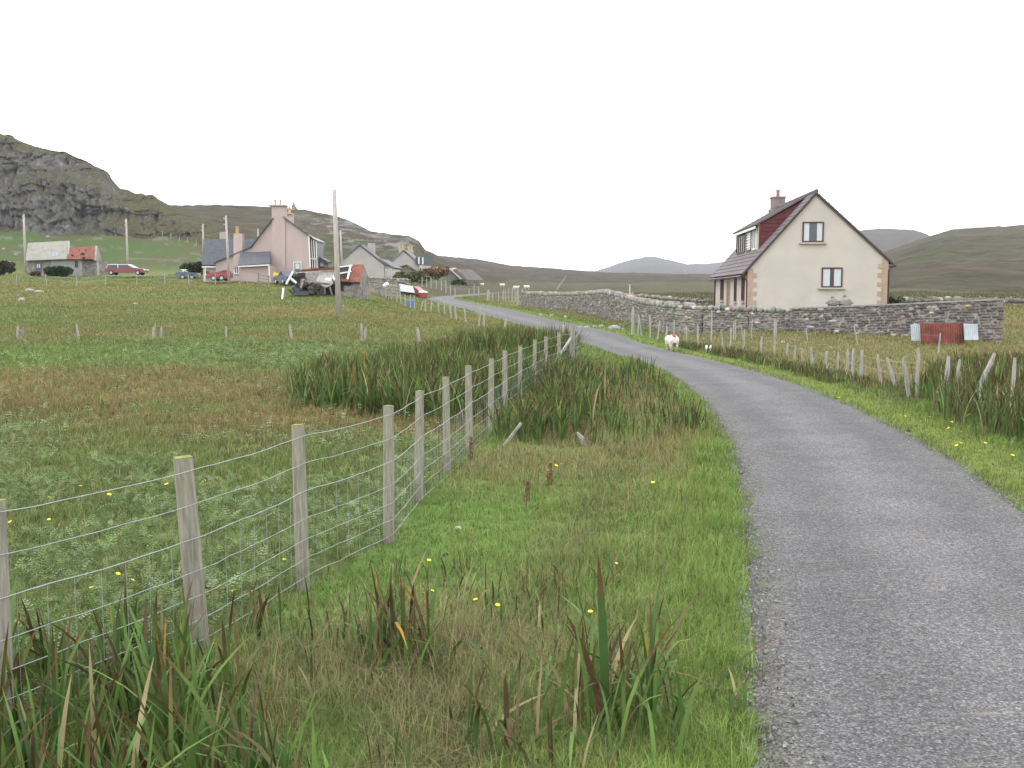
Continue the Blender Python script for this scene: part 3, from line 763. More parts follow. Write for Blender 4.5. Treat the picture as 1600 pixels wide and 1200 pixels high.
iris('iris_bed', x, y, (.45 + .35 * RNG.random(len(x))) * (.8 + .3 * vnoise(x, y, 8)), 'iris bed on the verge just right of the far fence posts', brown=.2)
vp = [(.8, 13.8), (2.1, 13.4), (2.75, 14.8), (3.2, 19), (3.6, 24), (2.6, 28), (1.8, 24), (1.3, 17)]
x, y = fill(vp, 1500)
k = RNG.random(len(x)) < .75
x, y = x[k], y[k]
iris('iris_bed', x, y, (.2 + .28 * RNG.random(len(x))), 'sparse short irises mixed with brown grass along the left road edge', brown=.3, lean=(.1, .4), width=.02)
x, y = fill(BED_RIGHT, 11000)
iris('iris_bed', x, y, (.6 + .35 * RNG.random(len(x))) * (.75 + .35 * vnoise(x / 1.5, y / 1.5, 8)), 'tall iris bed at the right edge beside the leaning grey posts', brown=.28, tips=.75)
x, y = fill(BED_FRONT, 1050)
k = RNG.random(len(x)) < .9
x, y = x[k], y[k]
iris('iris_bed', x, y, (.34 + .36 * RNG.random(len(x))), 'irises with brown tips growing in the bottom left corner by the nearest fence posts', brown=.13, lean=(.08, .7), width=.021, tips=.55)
# ditch of rushes and irises along the right road edge
y = RNG.uniform(19, 44, 6500); x = road_x(y) + RHW + .75 + np.abs(RNG.normal(0, .8, len(y)))
k = fbm(x / 1.3, y / 1.8, 12, 3) > .49; x, y = x[k], y[k]
iris('rush_strip', x, y, (.16 + .24 * RNG.random(len(x))), 'low strip of rushes and irises between the road and the grey post fence', cat='rushes', brown=.5, lean=(.05, .5), width=.018)
# rushy wet ground under the irises of the front verge
y = RNG.uniform(3.4, 7.5, 900); x = RNG.normal(-.4, .8, 900)
k = (x > fence_x(y) + .1) & (road_d(x, y) < -RHW - .5) & (fbm(x / .5, y / .5, 88, 2) > .52)
x, y = x[k], y[k]
iris('rush_strip', x, y, (.14 + .2 * RNG.random(len(x))), 'scattered short sword shaped leaves in the long grass of the near verge', cat='rushes', brown=.4, lean=(.05, .6), width=.014)

def clump(cx, cy, n, h0, h1, r, label, **kw):
    x = cx + RNG.normal(0, r, n); y = cy + RNG.normal(0, r, n)
    return iris('iris_plant', x, y, h0 + (h1 - h0) * RNG.random(n), label, kind=None, cat='iris', loc=(cx, cy, gz(cx, cy)), **kw)
clump(.50, 4.75, 90, .3, .78, .2, 'big iris clump in the foreground with arching leaves and one tall upright leaf', lean=(.15, 1.15), width=.021, brown=.22, tips=.65)
clump(-.66, 5.55, 70, .32, .66, .12, 'iris clump with reddish brown tips in long straw grass right of the nearest fence posts', lean=(.1, .7), width=.02, brown=.35, tips=.85)
clump(1.12, 4.8, 14, .15, .32, .05, 'small iris sprig in short turf at the near left road edge', lean=(.2, .9), width=.016, brown=.3)
clump(-.05, 4.45, 24, .2, .5, .1, 'loose iris clump with dark curled tips in the bottom middle', lean=(.2, .9), width=.022, brown=.5, tips=.9)
clump(3.2, 25.3, 110, .45, .7, .22, 'small dark green iris clump at the left road edge below the bend', lean=(.05, .35), brown=.05, tips=.3)
clump(2.75, 15.4, 60, .3, .5, .16, 'brown tipped iris clump leaning towards the road on the left edge', lean=(.1, .5), brown=.3, tips=.8)
clump(-1.6, 5.9, 10, .3, .5, .06, 'few iris leaves at the foot of the thick leaning fence post', lean=(.1, .5), width=.022)
# the one tall leaf of the big clump belongs to that clump's look
x = np.array([.452, .43]); y = np.array([4.68, 4.66])
t_ = ribbons('tall_leaf', np.stack([x, y, zg(x, y) - .02], 1) - np.array([[.50, 4.75, gz(.5, 4.75)]]), np.array([.86, .6]), np.array([.045, .034]), np.array([2.4, 2.9]), np.array([.06, .3]), 7,
             np.array([[.05, .10, .028], [.10, .05, .03]]), np.array([[.11, .045, .025], [.07, .035, .02]]), np.array([.8, .4]), m=M['leaf'], prof='iris', face=np.array([.1, .3]),
             parent=[o for o in COL.objects if o.get('label', '').startswith('big iris clump')][0])

# -- yellow flowers (one object each)
def flower_proto():
    st = MB(); st.tube([(0, 0, 0), (.004, .002, .08), (0, 0, .15)], .0016, 5)
    root = st.build('yellow_flower', M['stem'])
    hd = MB()
    for k in range(7):
        a = 2 * pi * k / 7
        d = Vector((cos(a), sin(a), 0)); s = Vector((-sin(a), cos(a), 0)); c0 = Vector((0, 0, .15))
        hd.add([c0, c0 + d * .010 + s * .006 + Vector((0, 0, .003)), c0 + d * .019 + Vector((0, 0, .004)), c0 + d * .010 - s * .006 + Vector((0, 0, .003))], [(0, 1, 2, 3)])
    hd.ball((0, 0, .151), (.006, .006, .004), 6, 4)
    hd.build('petals', M['petal'], root)
    return root
def dup(root, loc, rz=0, sc=1.0, label=None, rot=None):
    c = root.copy(); COL.objects.link(c); c.location = loc; c.rotation_euler = rot or (0, 0, rz); c.scale = (sc, sc, sc)
    if label: c['label'] = label
    for ch in list(root.children):
        d = ch.copy(); COL.objects.link(d); d.parent = c
        for g in ch.children:
            e = g.copy(); COL.objects.link(e); e.parent = d
    return c
def hit(u, v):
    Y = 3.5
    while Y < 420:
        p = P(u, v, Y)
        if p.z <= gz(p.x, p.y): return p
        Y *= 1.012
    return p
FL = {'field': [(127, 777), (163, 795), (265, 775), (310, 777), (77, 825), (235, 859), (296, 888), (201, 908), (192, 929), (147, 942), (87, 945), (389, 876), (448, 790), (484, 871), (449, 892), (458, 894), (368, 943), (176, 912), (60, 800), (30, 826)],
      'verge': [(753, 965), (773, 973), (666, 946), (662, 955), (927, 836), (1023, 771), (855, 753), (1017, 1058), (923, 981), (953, 902), (858, 742), (668, 896), (876, 742)],
      'right': [(1410, 658), (1316, 625), (1484, 670), (1493, 679), (1509, 685), (1489, 702), (1502, 705), (1518, 708), (1532, 703), (1537, 716), (1566, 710), (1575, 726), (1457, 660)]}
LB = {'field': 'small yellow flower in the leafy field behind the near wire fence', 'verge': 'small yellow flower in the long grass between the wire fence and the road', 'right': 'small yellow flower on the bright grass strip right of the road'}
fp = flower_proto(); first = True
for kx, pts in FL.items():
    for (u, v) in pts:
        p = hit(u, v + 12); s = 1.0 if p.y < 9 else 1.35
        p.z = gz(p.x, p.y)
        if first:
            fp.location = p; fp.rotation_euler = (0, 0, 0); tag(fp, LB[kx], 'flower', 'yellow flowers, ' + kx); first = False; o = fp
        else: o = dup(fp, p, random.uniform(0, 6), s, LB[kx], rot=(random.uniform(.1, .5), random.uniform(-.3, .3), random.uniform(0, 6)))
        o['group'] = {'field': 'yellow flowers in the field', 'verge': 'yellow flowers in the near verge', 'right': 'yellow flowers right of the road'}[kx]

# dock seed stalks
def dock(u, Y, h, label):
    p = G(u, Y); root = thing('dock_plant', p, label, 'dock')
    s = MB(); s.tube([p, p + Vector((.01, 0, h * .6)), p + Vector((.02, 0, h))], .004, 5); s.build('stem', M['bark'], root)
    a = MB()
    for k in range(110):
        t = random.uniform(.35, 1); r = .03 * (1.15 - t) + .006; th = random.uniform(0, 6.28)
        a.ball(p + Vector((.02 * t + r * cos(th), r * sin(th), h * t)), .007, 5, 3)
    a.build('seed_head', M['dockseed'], root)
dock(733, 11.6, .42, 'dead brown dock stalk standing by the far netting of the wire fence')
dock(858, 10.3, .36, 'thin rusty dock stalk in turf below the verge irises')
dock(822, 9.6, .3, 'short dark dock stalk in the open turf of the verge')

# ------------------------------------------------------------------ near wire fence
def post_mb(h, wx, wy, taper=.93):
    m = MB(); v = []
    c = min(wx, wy) * .16
    for (z, s) in ((-.35, 1.0), (h * .5, .985), (h, taper)):
        a, b = wx / 2 * s, wy / 2 * s
        ring = [(a - c, -b), (a, -b + c), (a, b - c), (a - c, b), (-a + c, b), (-a, b - c), (-a, -b + c), (-a + c, -b)]
        v += [(x_ + random.uniform(-.002, .002), y_ + random.uniform(-.002, .002), z) for x_, y_ in ring]
    f = [tuple(i * 8 + k for k in ()) for i in ()]
    for i in range(2):
        for k in range(8): f.append((i * 8 + k, i * 8 + (k + 1) % 8, (i + 1) * 8 + (k + 1) % 8, (i + 1) * 8 + k))
    f.append(tuple(16 + k for k in range(8)))
    m.add(v, f); return m
root = thing('wire_fence', (FP[1][1], FP[1][0], gz(FP[1][1], FP[1][0])), 'near wire netting fence on pale squared timber posts running up from the lower left', 'fence')
O = Vector(root.location)
HP = 1.15
wz = [1.10, .90, .70, .50, .35, .21, .08]
tops = []
for i, (py, px) in enumerate(FP):
    big = (i == 2) or i == len(FP) - 1
    s_ = .125 if i == len(FP) - 1 else (.11 if i == 2 else .098 if i == 1 else random.uniform(.072, .085))
    hh = 1.35 if i == len(FP) - 1 else HP + random.uniform(-.015, .02)
    z0 = zg(np.array([px]), np.array([py]), False)[0]
    o = post_mb(hh, s_, s_ * random.uniform(.85, 1.1)).build('post', M['post'], root, origin=(0, 0, 0))
    o.location = Vector((px, py, z0)) - O
    o.rotation_euler = (random.uniform(-.015, .015), (-.055 if i == 2 else random.uniform(-.02, .02)) , .5 if i == 2 else random.uniform(-.3, .3) - .4)
    cap = MB(); cap.box((0, 0, hh + .003), (s_ * .86, s_ * .8, .006)); c_ = cap.build('post_end', M['posttop'], o, origin=(0, 0, 0))
    tops.append(Vector((px, py, z0)))
def strand(pts, h, r, sag, wob=.004, segs=7):
    P_ = []
    for a, b in zip(pts[:-1], pts[1:]):
        for k in range(segs):
            t = k / segs
            q = a.lerp(b, t) + Vector((random.uniform(-wob, wob) * .5, 0, h - sag * 4 * t * (1 - t) + random.uniform(-wob, wob))); P_.append(q)
    P_.append(pts[-1] + Vector((0, 0, h)))
    m = MB(); m.tube(P_, r, 4); return m
front = [t + Vector((.045, -.03, 0)) for t in tops]
strand(front, wz[0], .0028, .015).build('top_wire', M['wire'], root)
strand(front, wz[1], .0025, .012).build('middle_wire', M['wire'], root)
net = MB()
for k, h_ in enumerate(wz[2:]):
    s = strand(front, h_, .0032 if k == 0 else .0023, .012 if k == 0 else .006, .005, 9); net.add(s.v, s.f)
for a, b in zip(front[:-1], front[1:]):
    L_ = (b - a).length; nn = max(1, int(L_ / .155))
    for k in range(nn):
        p_ = a.lerp(b, (k + .5) / nn)
        q_ = [p_ + Vector((random.uniform(-.003, .003), random.uniform(-.003, .003), hh_)) for hh_ in (wz[6], .28, .5, wz[2] - .01)]
        net.tube(q_, .0017, 3, False)
net.build('wire_netting', M['wire'], root)
# strainer brace
br = MB(); e_ = tops[-1]; br.bar(e_ + Vector((-.02, -.05, .95)), e_ + Vector((-.75, -1.7, .05)), .055); br.build('brace', M['oldpost'], root)

# ------------------------------------------------------------------ older post fences
POSTV = []
def fence(label, posts, wires=(), mtl=None, name='post_fence', w0=.075, wr=.003, origin=None):
    """posts: (u, Y, height, lean_x, lean_y, width)"""
    pts = []
    g0 = G(posts[0][0], posts[0][1])
    root = thing(name, g0, label, 'fence')
    for q in posts:
        u, Y, h = q[:3]; lx = q[3] if len(q) > 3 else random.uniform(-.05, .05); wd = q[4] if len(q) > 4 else w0 * random.uniform(.8, 1.15)
        g = G(u, Y)
        m = MB(); n = 6
        ring = [random.uniform(.75, 1.15) for _ in range(n)]
        prof = [(-.3, 1.05), (h * .45, 1.0), (h * .8, .92), (h, .62)]
        pp = [g + Vector((lx * z + random.uniform(-.01, .01), 0, z)) for z, _ in prof]
        m.tube(pp, [wd / 2 * s for _, s in prof], n)
        m.build('post', mtl or M['oldpost'], root)
        pts.append(g + Vector((lx * h * .8, 0, 0)))
    for wh in wires:
        strand(pts, wh, wr, .04, .01, 4).build('wire', M['wire'], root)
    return root
fence('old fence of grey leaning posts along the left edge of the far road', [(u, Y, h, random.uniform(-.12, .22)) for u, Y, h in
      ((898, 30, .9), (838, 42, .95), (788, 50, .8), (748, 55, 1.15), (756, 54, .9), (728, 60, 1.0), (713, 63, .95), (705, 66, .9), (695, 70, 1.0), (686, 74, .8), (673, 77, .9), (665, 80, 1.0), (658, 83, .8), (648, 86, 1.2), (642, 89, 1.25), (634, 92, 1.1), (627, 95, 1.1), (620, 98, 1.0), (612, 101, 1.1), (604, 104, 1.0))], (.75,), w0=.12, wr=.004)
fence('broken old fence with a few short grey posts across the left field', [(27, 42, .62, .0, .12), (31, 42.2, .55, .25, .1), (122, 42, .68, -.1, .1), (239, 42, .58, .02, .11), (242, 42.1, .75, .0, .06), (251, 42, .55, .03, .1), (353, 42.5, .5, 0, .08), (456, 42, .68, -.15, .11), (566, 42, .78, -.06, .12), (569, 41.9, .6, .1, .1), (655, 42, .62, -.12, .13)], (), w0=.1)
fence('grey post fence along the right side of the road up to the gate post', [(1437, 20.5, 1.02, -.01, .085), (1424, 20.5, .82, -.16), (1405, 22, .8, -.3), (1380, 23.5, .85, -.12), (1349, 25.8, .85, -.02), (1335, 25.5, .88, .01), (1325, 27.5, .85, .03), (1311, 29, .62), (1292, 31, .55), (1271, 32, .6, -.1), (1255, 33.5, .5), (1243, 35, .55), (1231, 36.2, .55), (1211, 37, 1.4, .0), (1190, 38, .75), (1163, 40, .85), (1142, 41, .95), (1130, 42, .85, -.08), (1092, 41.5, 1.1), (1074, 43, .95, -.04), (1054, 45, 1.1), (1041, 46, .8), (1028, 47, .95, .1), (1016, 48, 1.15), (1003, 49, 1.1, -.15), (997, 49.5, .95), (989, 50, 1.4, .0, .16)], (.5, .75), w0=.085, wr=.003)
fence('thin post fence inside the right field in front of the stone wall', [(1112, 46, 1.5, 0), (1147, 46.5, .9, .0), (1150, 46.5, .95, -.03), (1161, 46.6, .7, -.12), (1175, 46.8, .95, 0), (1213, 46.9, .9, .02), (1263, 45, .6, -.15), (1342, 41.5, .85, -.22), (1468, 38, .8, .06)], (.7,), w0=.07, wr=.003)
fence('stumpy pale posts leaning among the irises at the right edge', [(1481, 19, .92, .04, .1), (1500, 18.2, .88, .02, .07), (1524, 18.8, .95, .42, .1), (1536, 16.5, .72, .02, .05), (1585, 17.5, .95, .05, .08)], (), w0=.08)
fence('line of thin posts in the field below the barn and pink house', [(u, 104, 1.15, random.uniform(-.05, .05)) for u in (28, 75, 122, 167, 216, 259, 297, 338, 375, 405)], (.6, 1.0), w0=.11, wr=.01)
fence('line of tiny posts along the top of the green slope under the crag', [(u, 238 - (u - 130) * .05, 1.3, 0) for u in range(128, 350, 13)], (), w0=.16)
fence('row of upright posts right of the grey houses beside the far road', [(u, 150 - (u - 660) * .1, 1.5 + random.uniform(-.4, .4), 0) for u in (660, 667, 674, 682, 690, 697, 704, 711, 733, 741, 748)], (1.0,), w0=.15, wr=.012)
fence('garden fence posts beside the road at the end of the rubble wall', [(763, 112, 1.25, 0, .3), (770, 110, .9), (779, 109, 1.0), (786, 108, 1.35), (790, 107, 1.4), (795, 106, 1.5), (800, 105, 1.5), (805, 104, 1.4), (809, 98, 1.7, 0, .2), (816, 92, 1.7, 0, .18)], (.5, 1.0), w0=.12, wr=.01)

# short wooden hurdle by the pink house
g = G(404, 98); root = thing('field_gate', g, 'small weathered wooden gate hurdle in front of the pink house', 'gate')
m = MB(); a = P(404, 427, 98); b = P(420, 432, 98)
for k in range(4):
    m.bar((a.x, 98, g.z + .3 + .3 * k), (b.x, 98, g.z + .1 + .3 * k), .03, .07)
m.build('rails', M['oldwood'], root)
m = MB(); m.bar((a.x, 98, g.z - .3), (a.x, 98, g.z + 1.4), .12); m.bar((b.x, 98, g.z - .3), (b.x, 98, g.z + 1.15), .1); m.build('gate_posts', M['oldwood'], root)

# ------------------------------------------------------------------ stones and walls
def ico():
    bm = bmesh.new(); bmesh.ops.create_icosphere(bm, subdivisions=1, radius=1)
    V = np.array([v.co[:] for v in bm.verts]); F = np.array([[l.index for l in f.verts] for f in bm.faces]); bm.free()
    V = np.sign(V) * np.abs(V) ** .38
    return V * .535, F
IV, IF = ico()
def stones(name, cen, size, az, col, parent, m=None, jv=.13):
    n = len(cen); cen = np.array(cen); size = np.array(size); az = np.array(az); col = np.array(col)
    J = 1 + RNG.normal(0, jv, (n, len(IV), 3))
    Vv = IV[None] * J * size[:, None]
    ca, sa = np.cos(az)[:, None], np.sin(az)[:, None]
    X = Vv[..., 0] * ca - Vv[..., 1] * sa; Y = Vv[..., 0] * sa + Vv[..., 1] * ca
    V = np.stack([X + cen[:, 0:1], Y + cen[:, 1:2], Vv[..., 2] + cen[:, 2:3]], -1)
    if parent is not None: V = V - np.array(parent.location)
    F = (IF[None] + (np.arange(n) * len(IV))[:, None, None]).reshape(-1, 3)
    return np_mesh(name, V.reshape(-1, 3), F, np.repeat(col, len(IV), 0), m or M['stone'], parent=parent)
def scol(n, base=(.19, .175, .155), pale=.08, tan=.08):
    c = np.array(base) * (1 + RNG.normal(0, .17, (n, 1))).clip(.6, 1.5) * (1 + RNG.normal(0, .06, (n, 3)))
    k = RNG.random(n); c[k < pale] = np.array([.40, .385, .35]) * jit((k < pale).sum(), .15)
    t = (k > 1 - tan); c[t] = np.array([.32, .245, .16]) * jit(t.sum(), .2)
    return c
def wall(label, path, course=.115, ln=(.14, .42), thick=.5, cope=True, base=(.205, .195, .175), pale=.035, tan=.04, name='drystone_wall', reg=.3, copeh=.24):
    """path: (u, v_top, Y) points; runs down into the ground"""
    pts = [P(u, v, Y) for u, v, Y in path]
    o0 = Vector((pts[0].x, pts[0].y, gz(pts[0].x, pts[0].y)))
    root = thing(name, o0, label, 'stone wall')
    cen = []; sz = []; az = []; cc = []; cs = []; ca = []
    core = MB()
    for a, b in zip(pts[:-1], pts[1:]):
        d = Vector((b.x - a.x, b.y - a.y, 0)); L_ = d.length; d.normalize(); ang_ = math.atan2(d.y, d.x)
        nrm = Vector((-d.y, d.x, 0))
        za, zb = gz(a.x, a.y) - .15, gz(b.x, b.y) - .15
        ta, tb = a.z, b.z
        ch = copeh if cope else 0
        core.prism([(a.x, a.y, za - .3), (b.x, b.y, zb - .3), (b.x, b.y, tb - ch - .05), (a.x, a.y, ta - ch - .05)], nrm * (thick * .86))
        core.v[-8:] = [tuple(Vector(q) - nrm * thick * .43) for q in core.v[-8:]]
        hmax = max(ta - za, tb - zb); nk = int(hmax / course) + 1
        for k in range(nk):
            s = 0
            while s < L_:
                l_ = min(random.uniform(*ln), max(.08, L_ - s)); t = min(1, max(0, (s + l_ / 2) / L_))
                top = ta + (tb - ta) * t - ch; bot = za + (zb - za) * t
                z = top - (k + .5) * course
                if z > bot - course:
                    p_ = a.lerp(b, t)
                    hgt = course * random.uniform(1 - reg * .6, 1 + reg)
                    l_ = l_ * (1 if s else random.uniform(.5, 1))
                    cen.append((p_.x + nrm.x * random.uniform(-.04, .04), p_.y + nrm.y * random.uniform(-.04, .04), z + random.uniform(-.02, .02) * reg * 4)); sz.append((l_ * 1.02, thick * random.uniform(.96, 1.04), hgt * 1.04)); az.append(ang_ + random.uniform(-.05, .05))
                s += l_
        if cope:
            s = 0
            while s < L_:
                l_ = random.uniform(.09, .26); t = min(1, (s + l_ / 2) / L_); p_ = a.lerp(b, t); hh = copeh * random.uniform(.6, 1.35)
                cc.append((p_.x, p_.y, ta + (tb - ta) * t - copeh + hh / 2)); cs.append((l_ * 1.05, thick * random.uniform(.7, 1.05), hh)); ca.append(ang_ + random.uniform(-.4, .4)); s += l_
    core.build('rubble_core', M['shedstone'], root)
    stones('stonework', cen, sz, az, scol(len(cen), base, pale, tan), root, jv=.13 if cope else .06)
    if cope: stones('coping', cc, cs, ca, scol(len(cc), tuple(k * 1.15 for k in base), pale * 1.8, tan), root)
    return root
wall('long rubble drystone wall curving from the far road down past the house front', [(818, 456, 92), (860, 457, 84), (905, 457, 78), (945, 453, 70), (975, 459, 63), (1005, 468, 58), (1045, 473, 53), (1100, 476, 51), (1170, 479, 50.3), (1238, 481, 50)], copeh=.28)
wall('squared dark block wall with pale lichen flecks right of the rubble wall', [(1239, 483, 49.8), (1390, 477, 46), (1430, 475, 45), (1564, 469, 42)], course=.12, ln=(.16, .5), cope=False, base=(.148, .13, .126), pale=.06, tan=.02, name='block_wall', reg=.12)
# flat coping and end pier of the block wall
bw = [o for o in COL.objects if o.name.startswith('block_wall')][0]
m = MB()
for (a, b) in (((1239, 483, 49.8), (1390, 477, 46)), ((1390, 477, 46), (1564, 469, 42))):
    m.bar(P(*a) + Vector((0, 0, .03)), P(*b) + Vector((0, 0, .03)), .54, .07)
m.build('flat_coping', mat('coping_cement', (.27, .255, .24), .95, .2, 3, .3, 10), bw)
wall('short return of the rubble wall behind the first wall, reaching the cream house', [(985, 458, 74), (1040, 464, 73), (1112, 468, 72)], copeh=.25)
wall('dark rubble wall running right behind the block wall', [(1386, 466, 66), (1480, 465, 68), (1600, 467, 70), (1760, 468, 72), (1950, 468, 74)], copeh=.3, base=(.15, .14, .12), pale=.05)
wall('low grey garden wall in front of the far grey houses', [(566, 433, 158), (610, 434, 158), (640, 436, 156)], course=.3, ln=(.5, 1), copeh=.3, thick=.6)

# two domed gate pier caps
for i, (u, lab) in enumerate(((1301, 'left of two domed stone pier caps with knobs above the wall under the cream gable'), (1320, 'right and larger of two domed stone pier caps above the wall under the cream gable'))):
    c = P(u, 473, 50.8); s = .9 + .2 * i
    root = thing('gate_pier', (c.x, c.y, gz(c.x, c.y)), lab, 'gate pier')
    m = MB(); m.box((c.x, c.y, (c.z + root.location.z) / 2 - .1), (.42 * s, .42 * s, c.z - root.location.z + .2)); m.build('pier', M['shedstone'], root)
    m = MB(); m.ball((c.x, c.y, c.z), (.31 * s, .31 * s, .26 * s), 14, 8, .04); m.box((c.x, c.y, c.z - .02), (.6 * s, .55 * s, .1)); m.build('domed_cap', M['shedstone'], root, smooth=False)
    m = MB(); m.ball((c.x, c.y, c.z + .3 * s), .10 * s, 9, 6); m.build('knob', M['shedstone'], root, smooth=True)

# rusty and galvanised sheets leaning on the block wall
def corr(u0, v0, u1, v1, Y, name, m_, lab, n=18, amp=.02, lean=.15):
    a = P(u0, v0, Y); b = P(u1, v0, Y); zb = P(u0, v1, Y).z
    m = MB(); vs = []; fs = []
    for k in range(n * 2 + 1):
        t = k / (n * 2); x = a.x + (b.x - a.x) * t; dy = amp * (1 if k % 2 else -1)
        for (z, yy) in ((a.z + random.uniform(-.015, .015), 0), (zb, -lean)):
            for th in (0, .006): vs.append((x, Y + yy + dy + th, z))
    for k in range(n * 2):
        o_ = k * 4
        fs += [(o_, o_ + 4, o_ + 6, o_ + 2), (o_ + 1, o_ + 3, o_ + 7, o_ + 5), (o_, o_ + 1, o_ + 5, o_ + 4), (o_ + 2, o_ + 6, o_ + 7, o_ + 3)]
    m.add(vs, fs)
    return tag(m.build(name, m_, None, origin=Vector((a.x, Y, zb))), lab, 'metal sheet')
corr(1437, 505, 1506, 537, 41.0, 'corrugated_sheet', M['rustdark'], 'large rust red corrugated sheet leaning on the block wall')
corr(1422, 507, 1437, 532, 41.3, 'corrugated_sheet', M['zinc'], 'narrow pale blue corrugated sheet left of the rusty sheet', n=5)
corr(1505, 506, 1527, 531, 40.8, 'corrugated_sheet', M['zinc'], 'pale galvanised sheet right of the rusty sheet', n=7)

# boulders
def boulder(u, Y, w_, d_, h_, label, mtl=None, v=None):
    g = G(u, Y) if v is None else hit(u, v)
    g.z = gz(g.x, g.y)
    m = MB(); m.ball((0, 0, h_ * .2), (w_ / 2, d_ / 2, h_ * .8), 9, 7, .17)
    o = m.build('boulder', mtl or M['rock'], None, origin=(0, 0, 0)); o.location = g; o.rotation_euler = (0, 0, random.uniform(0, 3))
    return tag(o, label, 'rock', 'scattered rocks')
M['palerock'] = mat('pale_rock', (.34, .33, .30), .95, .2, 3, .5, 8)
for a in ((48, 92, 1.2, .7, .2, 'flat pale boulder in the far left field, left of a pair'), (63, 88, .9, .6, .16, 'flat pale boulder in the far left field, right of a pair'),
          (35, 74, .5, .45, .28, 'small grey and white rock alone low in the left field'), (212, 73, .5, .3, .12, 'thin flat stone in the middle of the left field')):
    boulder(*a, mtl=M['palerock'])
for (u, v, s, lab) in ((128, 350, 6, 'large pale boulder on green slope below the crag'), (150, 357, 5, 'dark boulder right of the pale boulder below the crag'), (280, 361, 6, 'grey boulder group top at right of the green slope'), (289, 366, 4.5, 'pale boulder right of the grey slope boulder'),
                       (292, 380, 2.2, 'small white stone on slope left of the slate roof'), (305, 386, 2.5, 'small grey stone on slope near the slate roof'), (14, 413, 5, 'pale boulder heap left of the barn'), (6, 392, 3, 'pale stone left of the barn near the picture edge'), (25, 400, 3, 'grey stone above the boulder heap left of the barn'),
                       (60, 360, 6, 'boulder at the foot of the crag above the barn'), (85, 368, 5, 'pale boulder at the foot of the crag right of the barn ridge'), (15, 356, 7, 'large grey boulder at the crag foot by the left edge'), (75, 372, 3.5, 'small stone in the scree above the barn')):
    g = hit(u, v); k = g.y / FPX
    boulder(u, 0, s * 2 * k, s * 1.4 * k, s * k * .9, lab, v=v)
for (u, Y, w_, lab) in ((882, 57, .38, 'white stone at the right edge of the road in the bend'), (905, 56, .36, 'grey stone first in the row beside the far road'), (917, 56, .45, 'grey stone second in the row beside the far road'), (929, 56, .34, 'grey stone third in the row beside the far road'), (940, 56, .42, 'grey stone last in the row beside the far road'),
                        (862, 70, .5, 'dark stone on grass below the long rubble wall'), (884, 69, .45, 'pale stone on grass below the long rubble wall'), (845, 71, .5, 'low stone at the left end below the rubble wall'), (960, 54, .7, 'flat grey stone on the grass left of the gate post'), (973, 54, .25, 'little white stone near the gate post'),
                        (1224, 45, .3, 'white stone in rough grass before the block wall'), (1299, 30.5, .35, 'grey stone among grass behind the roadside fence'), (699, 115, .5, 'stone on the grass left of the far road bend')):
    boulder(u, Y, w_, w_ * .6, w_ * .32, lab, mtl=M['palerock'] if ('white' in lab or 'pale' in lab) else M['rock'])
def small(u, v, s, name, mtl, lab, cat, dz=.02):
    p = hit(u, v); m = MB(); m.ball((0, 0, 0), (s, s * .8, s * .6), 8, 6, .2)
    o = m.build(name, mtl, None, origin=(0, 0, 0)); o.location = p + Vector((0, 0, dz)); return tag(o, lab, cat)
small(716, 829, .035, 'stone', M['palerock'], 'small pinkish stone in short turf right of the wire fence', 'stone')
small(698, 871, .03, 'dung_pellet', M['dark'], 'dark round lump of dung in short turf right of the wire fence', 'dung')
small(1375, 726, .035, 'dung_pellet', M['dark'], 'dark lump lying in the middle of the road', 'dung')
small(1420, 676, .04, 'dung_pellet', M['dark'], 'dark lump at the right edge of the road', 'dung')
small(1152, 779, .045, 'dead_leaf', M['bark'], 'brown scrap of dead leaves on the left edge of the road', 'dead leaves')
small(1063, 599, .045, 'stone', M['palerock'], 'small white stone on the left road edge above the verge irises', 'stone')
m = MB(); p = hit(905, 700); m.tube([p + Vector((.09, 0, -.05)), p + Vector((.03, 0, .14)), p + Vector((-.03, 0, .22))], [.045, .04, .015], 6)
tag(m.build('broken_stake', M['oldpost'], None, origin=p), 'short broken grey stake poking out of the verge grass', 'stake')
m = MB(); p = G(803, 13.3); m.bar(p + Vector((-.14, 0, 0)), p + Vector((.10, .1, .3)), .03)
tag(m.build('driftwood_stick', M['oldpost'], None, origin=p), 'pale stick leaning at the foot of the verge irises', 'stick')
for u, lab in ((1104.5, 'left of two small white litter pieces in rushes by the roadside fence'), (1111, 'right of two small white litter pieces in rushes by the roadside fence')):
    p = G(u, 40); m = MB(); m.ball((p.x, p.y, p.z + .2), (.05, .04, .08), 7, 5, .15); m.bar((p.x, p.y, p.z), (p.x, p.y, p.z + .16), .02)
    tag(m.build('litter_scrap', M['carwhite'], None, origin=p), lab, 'litter')

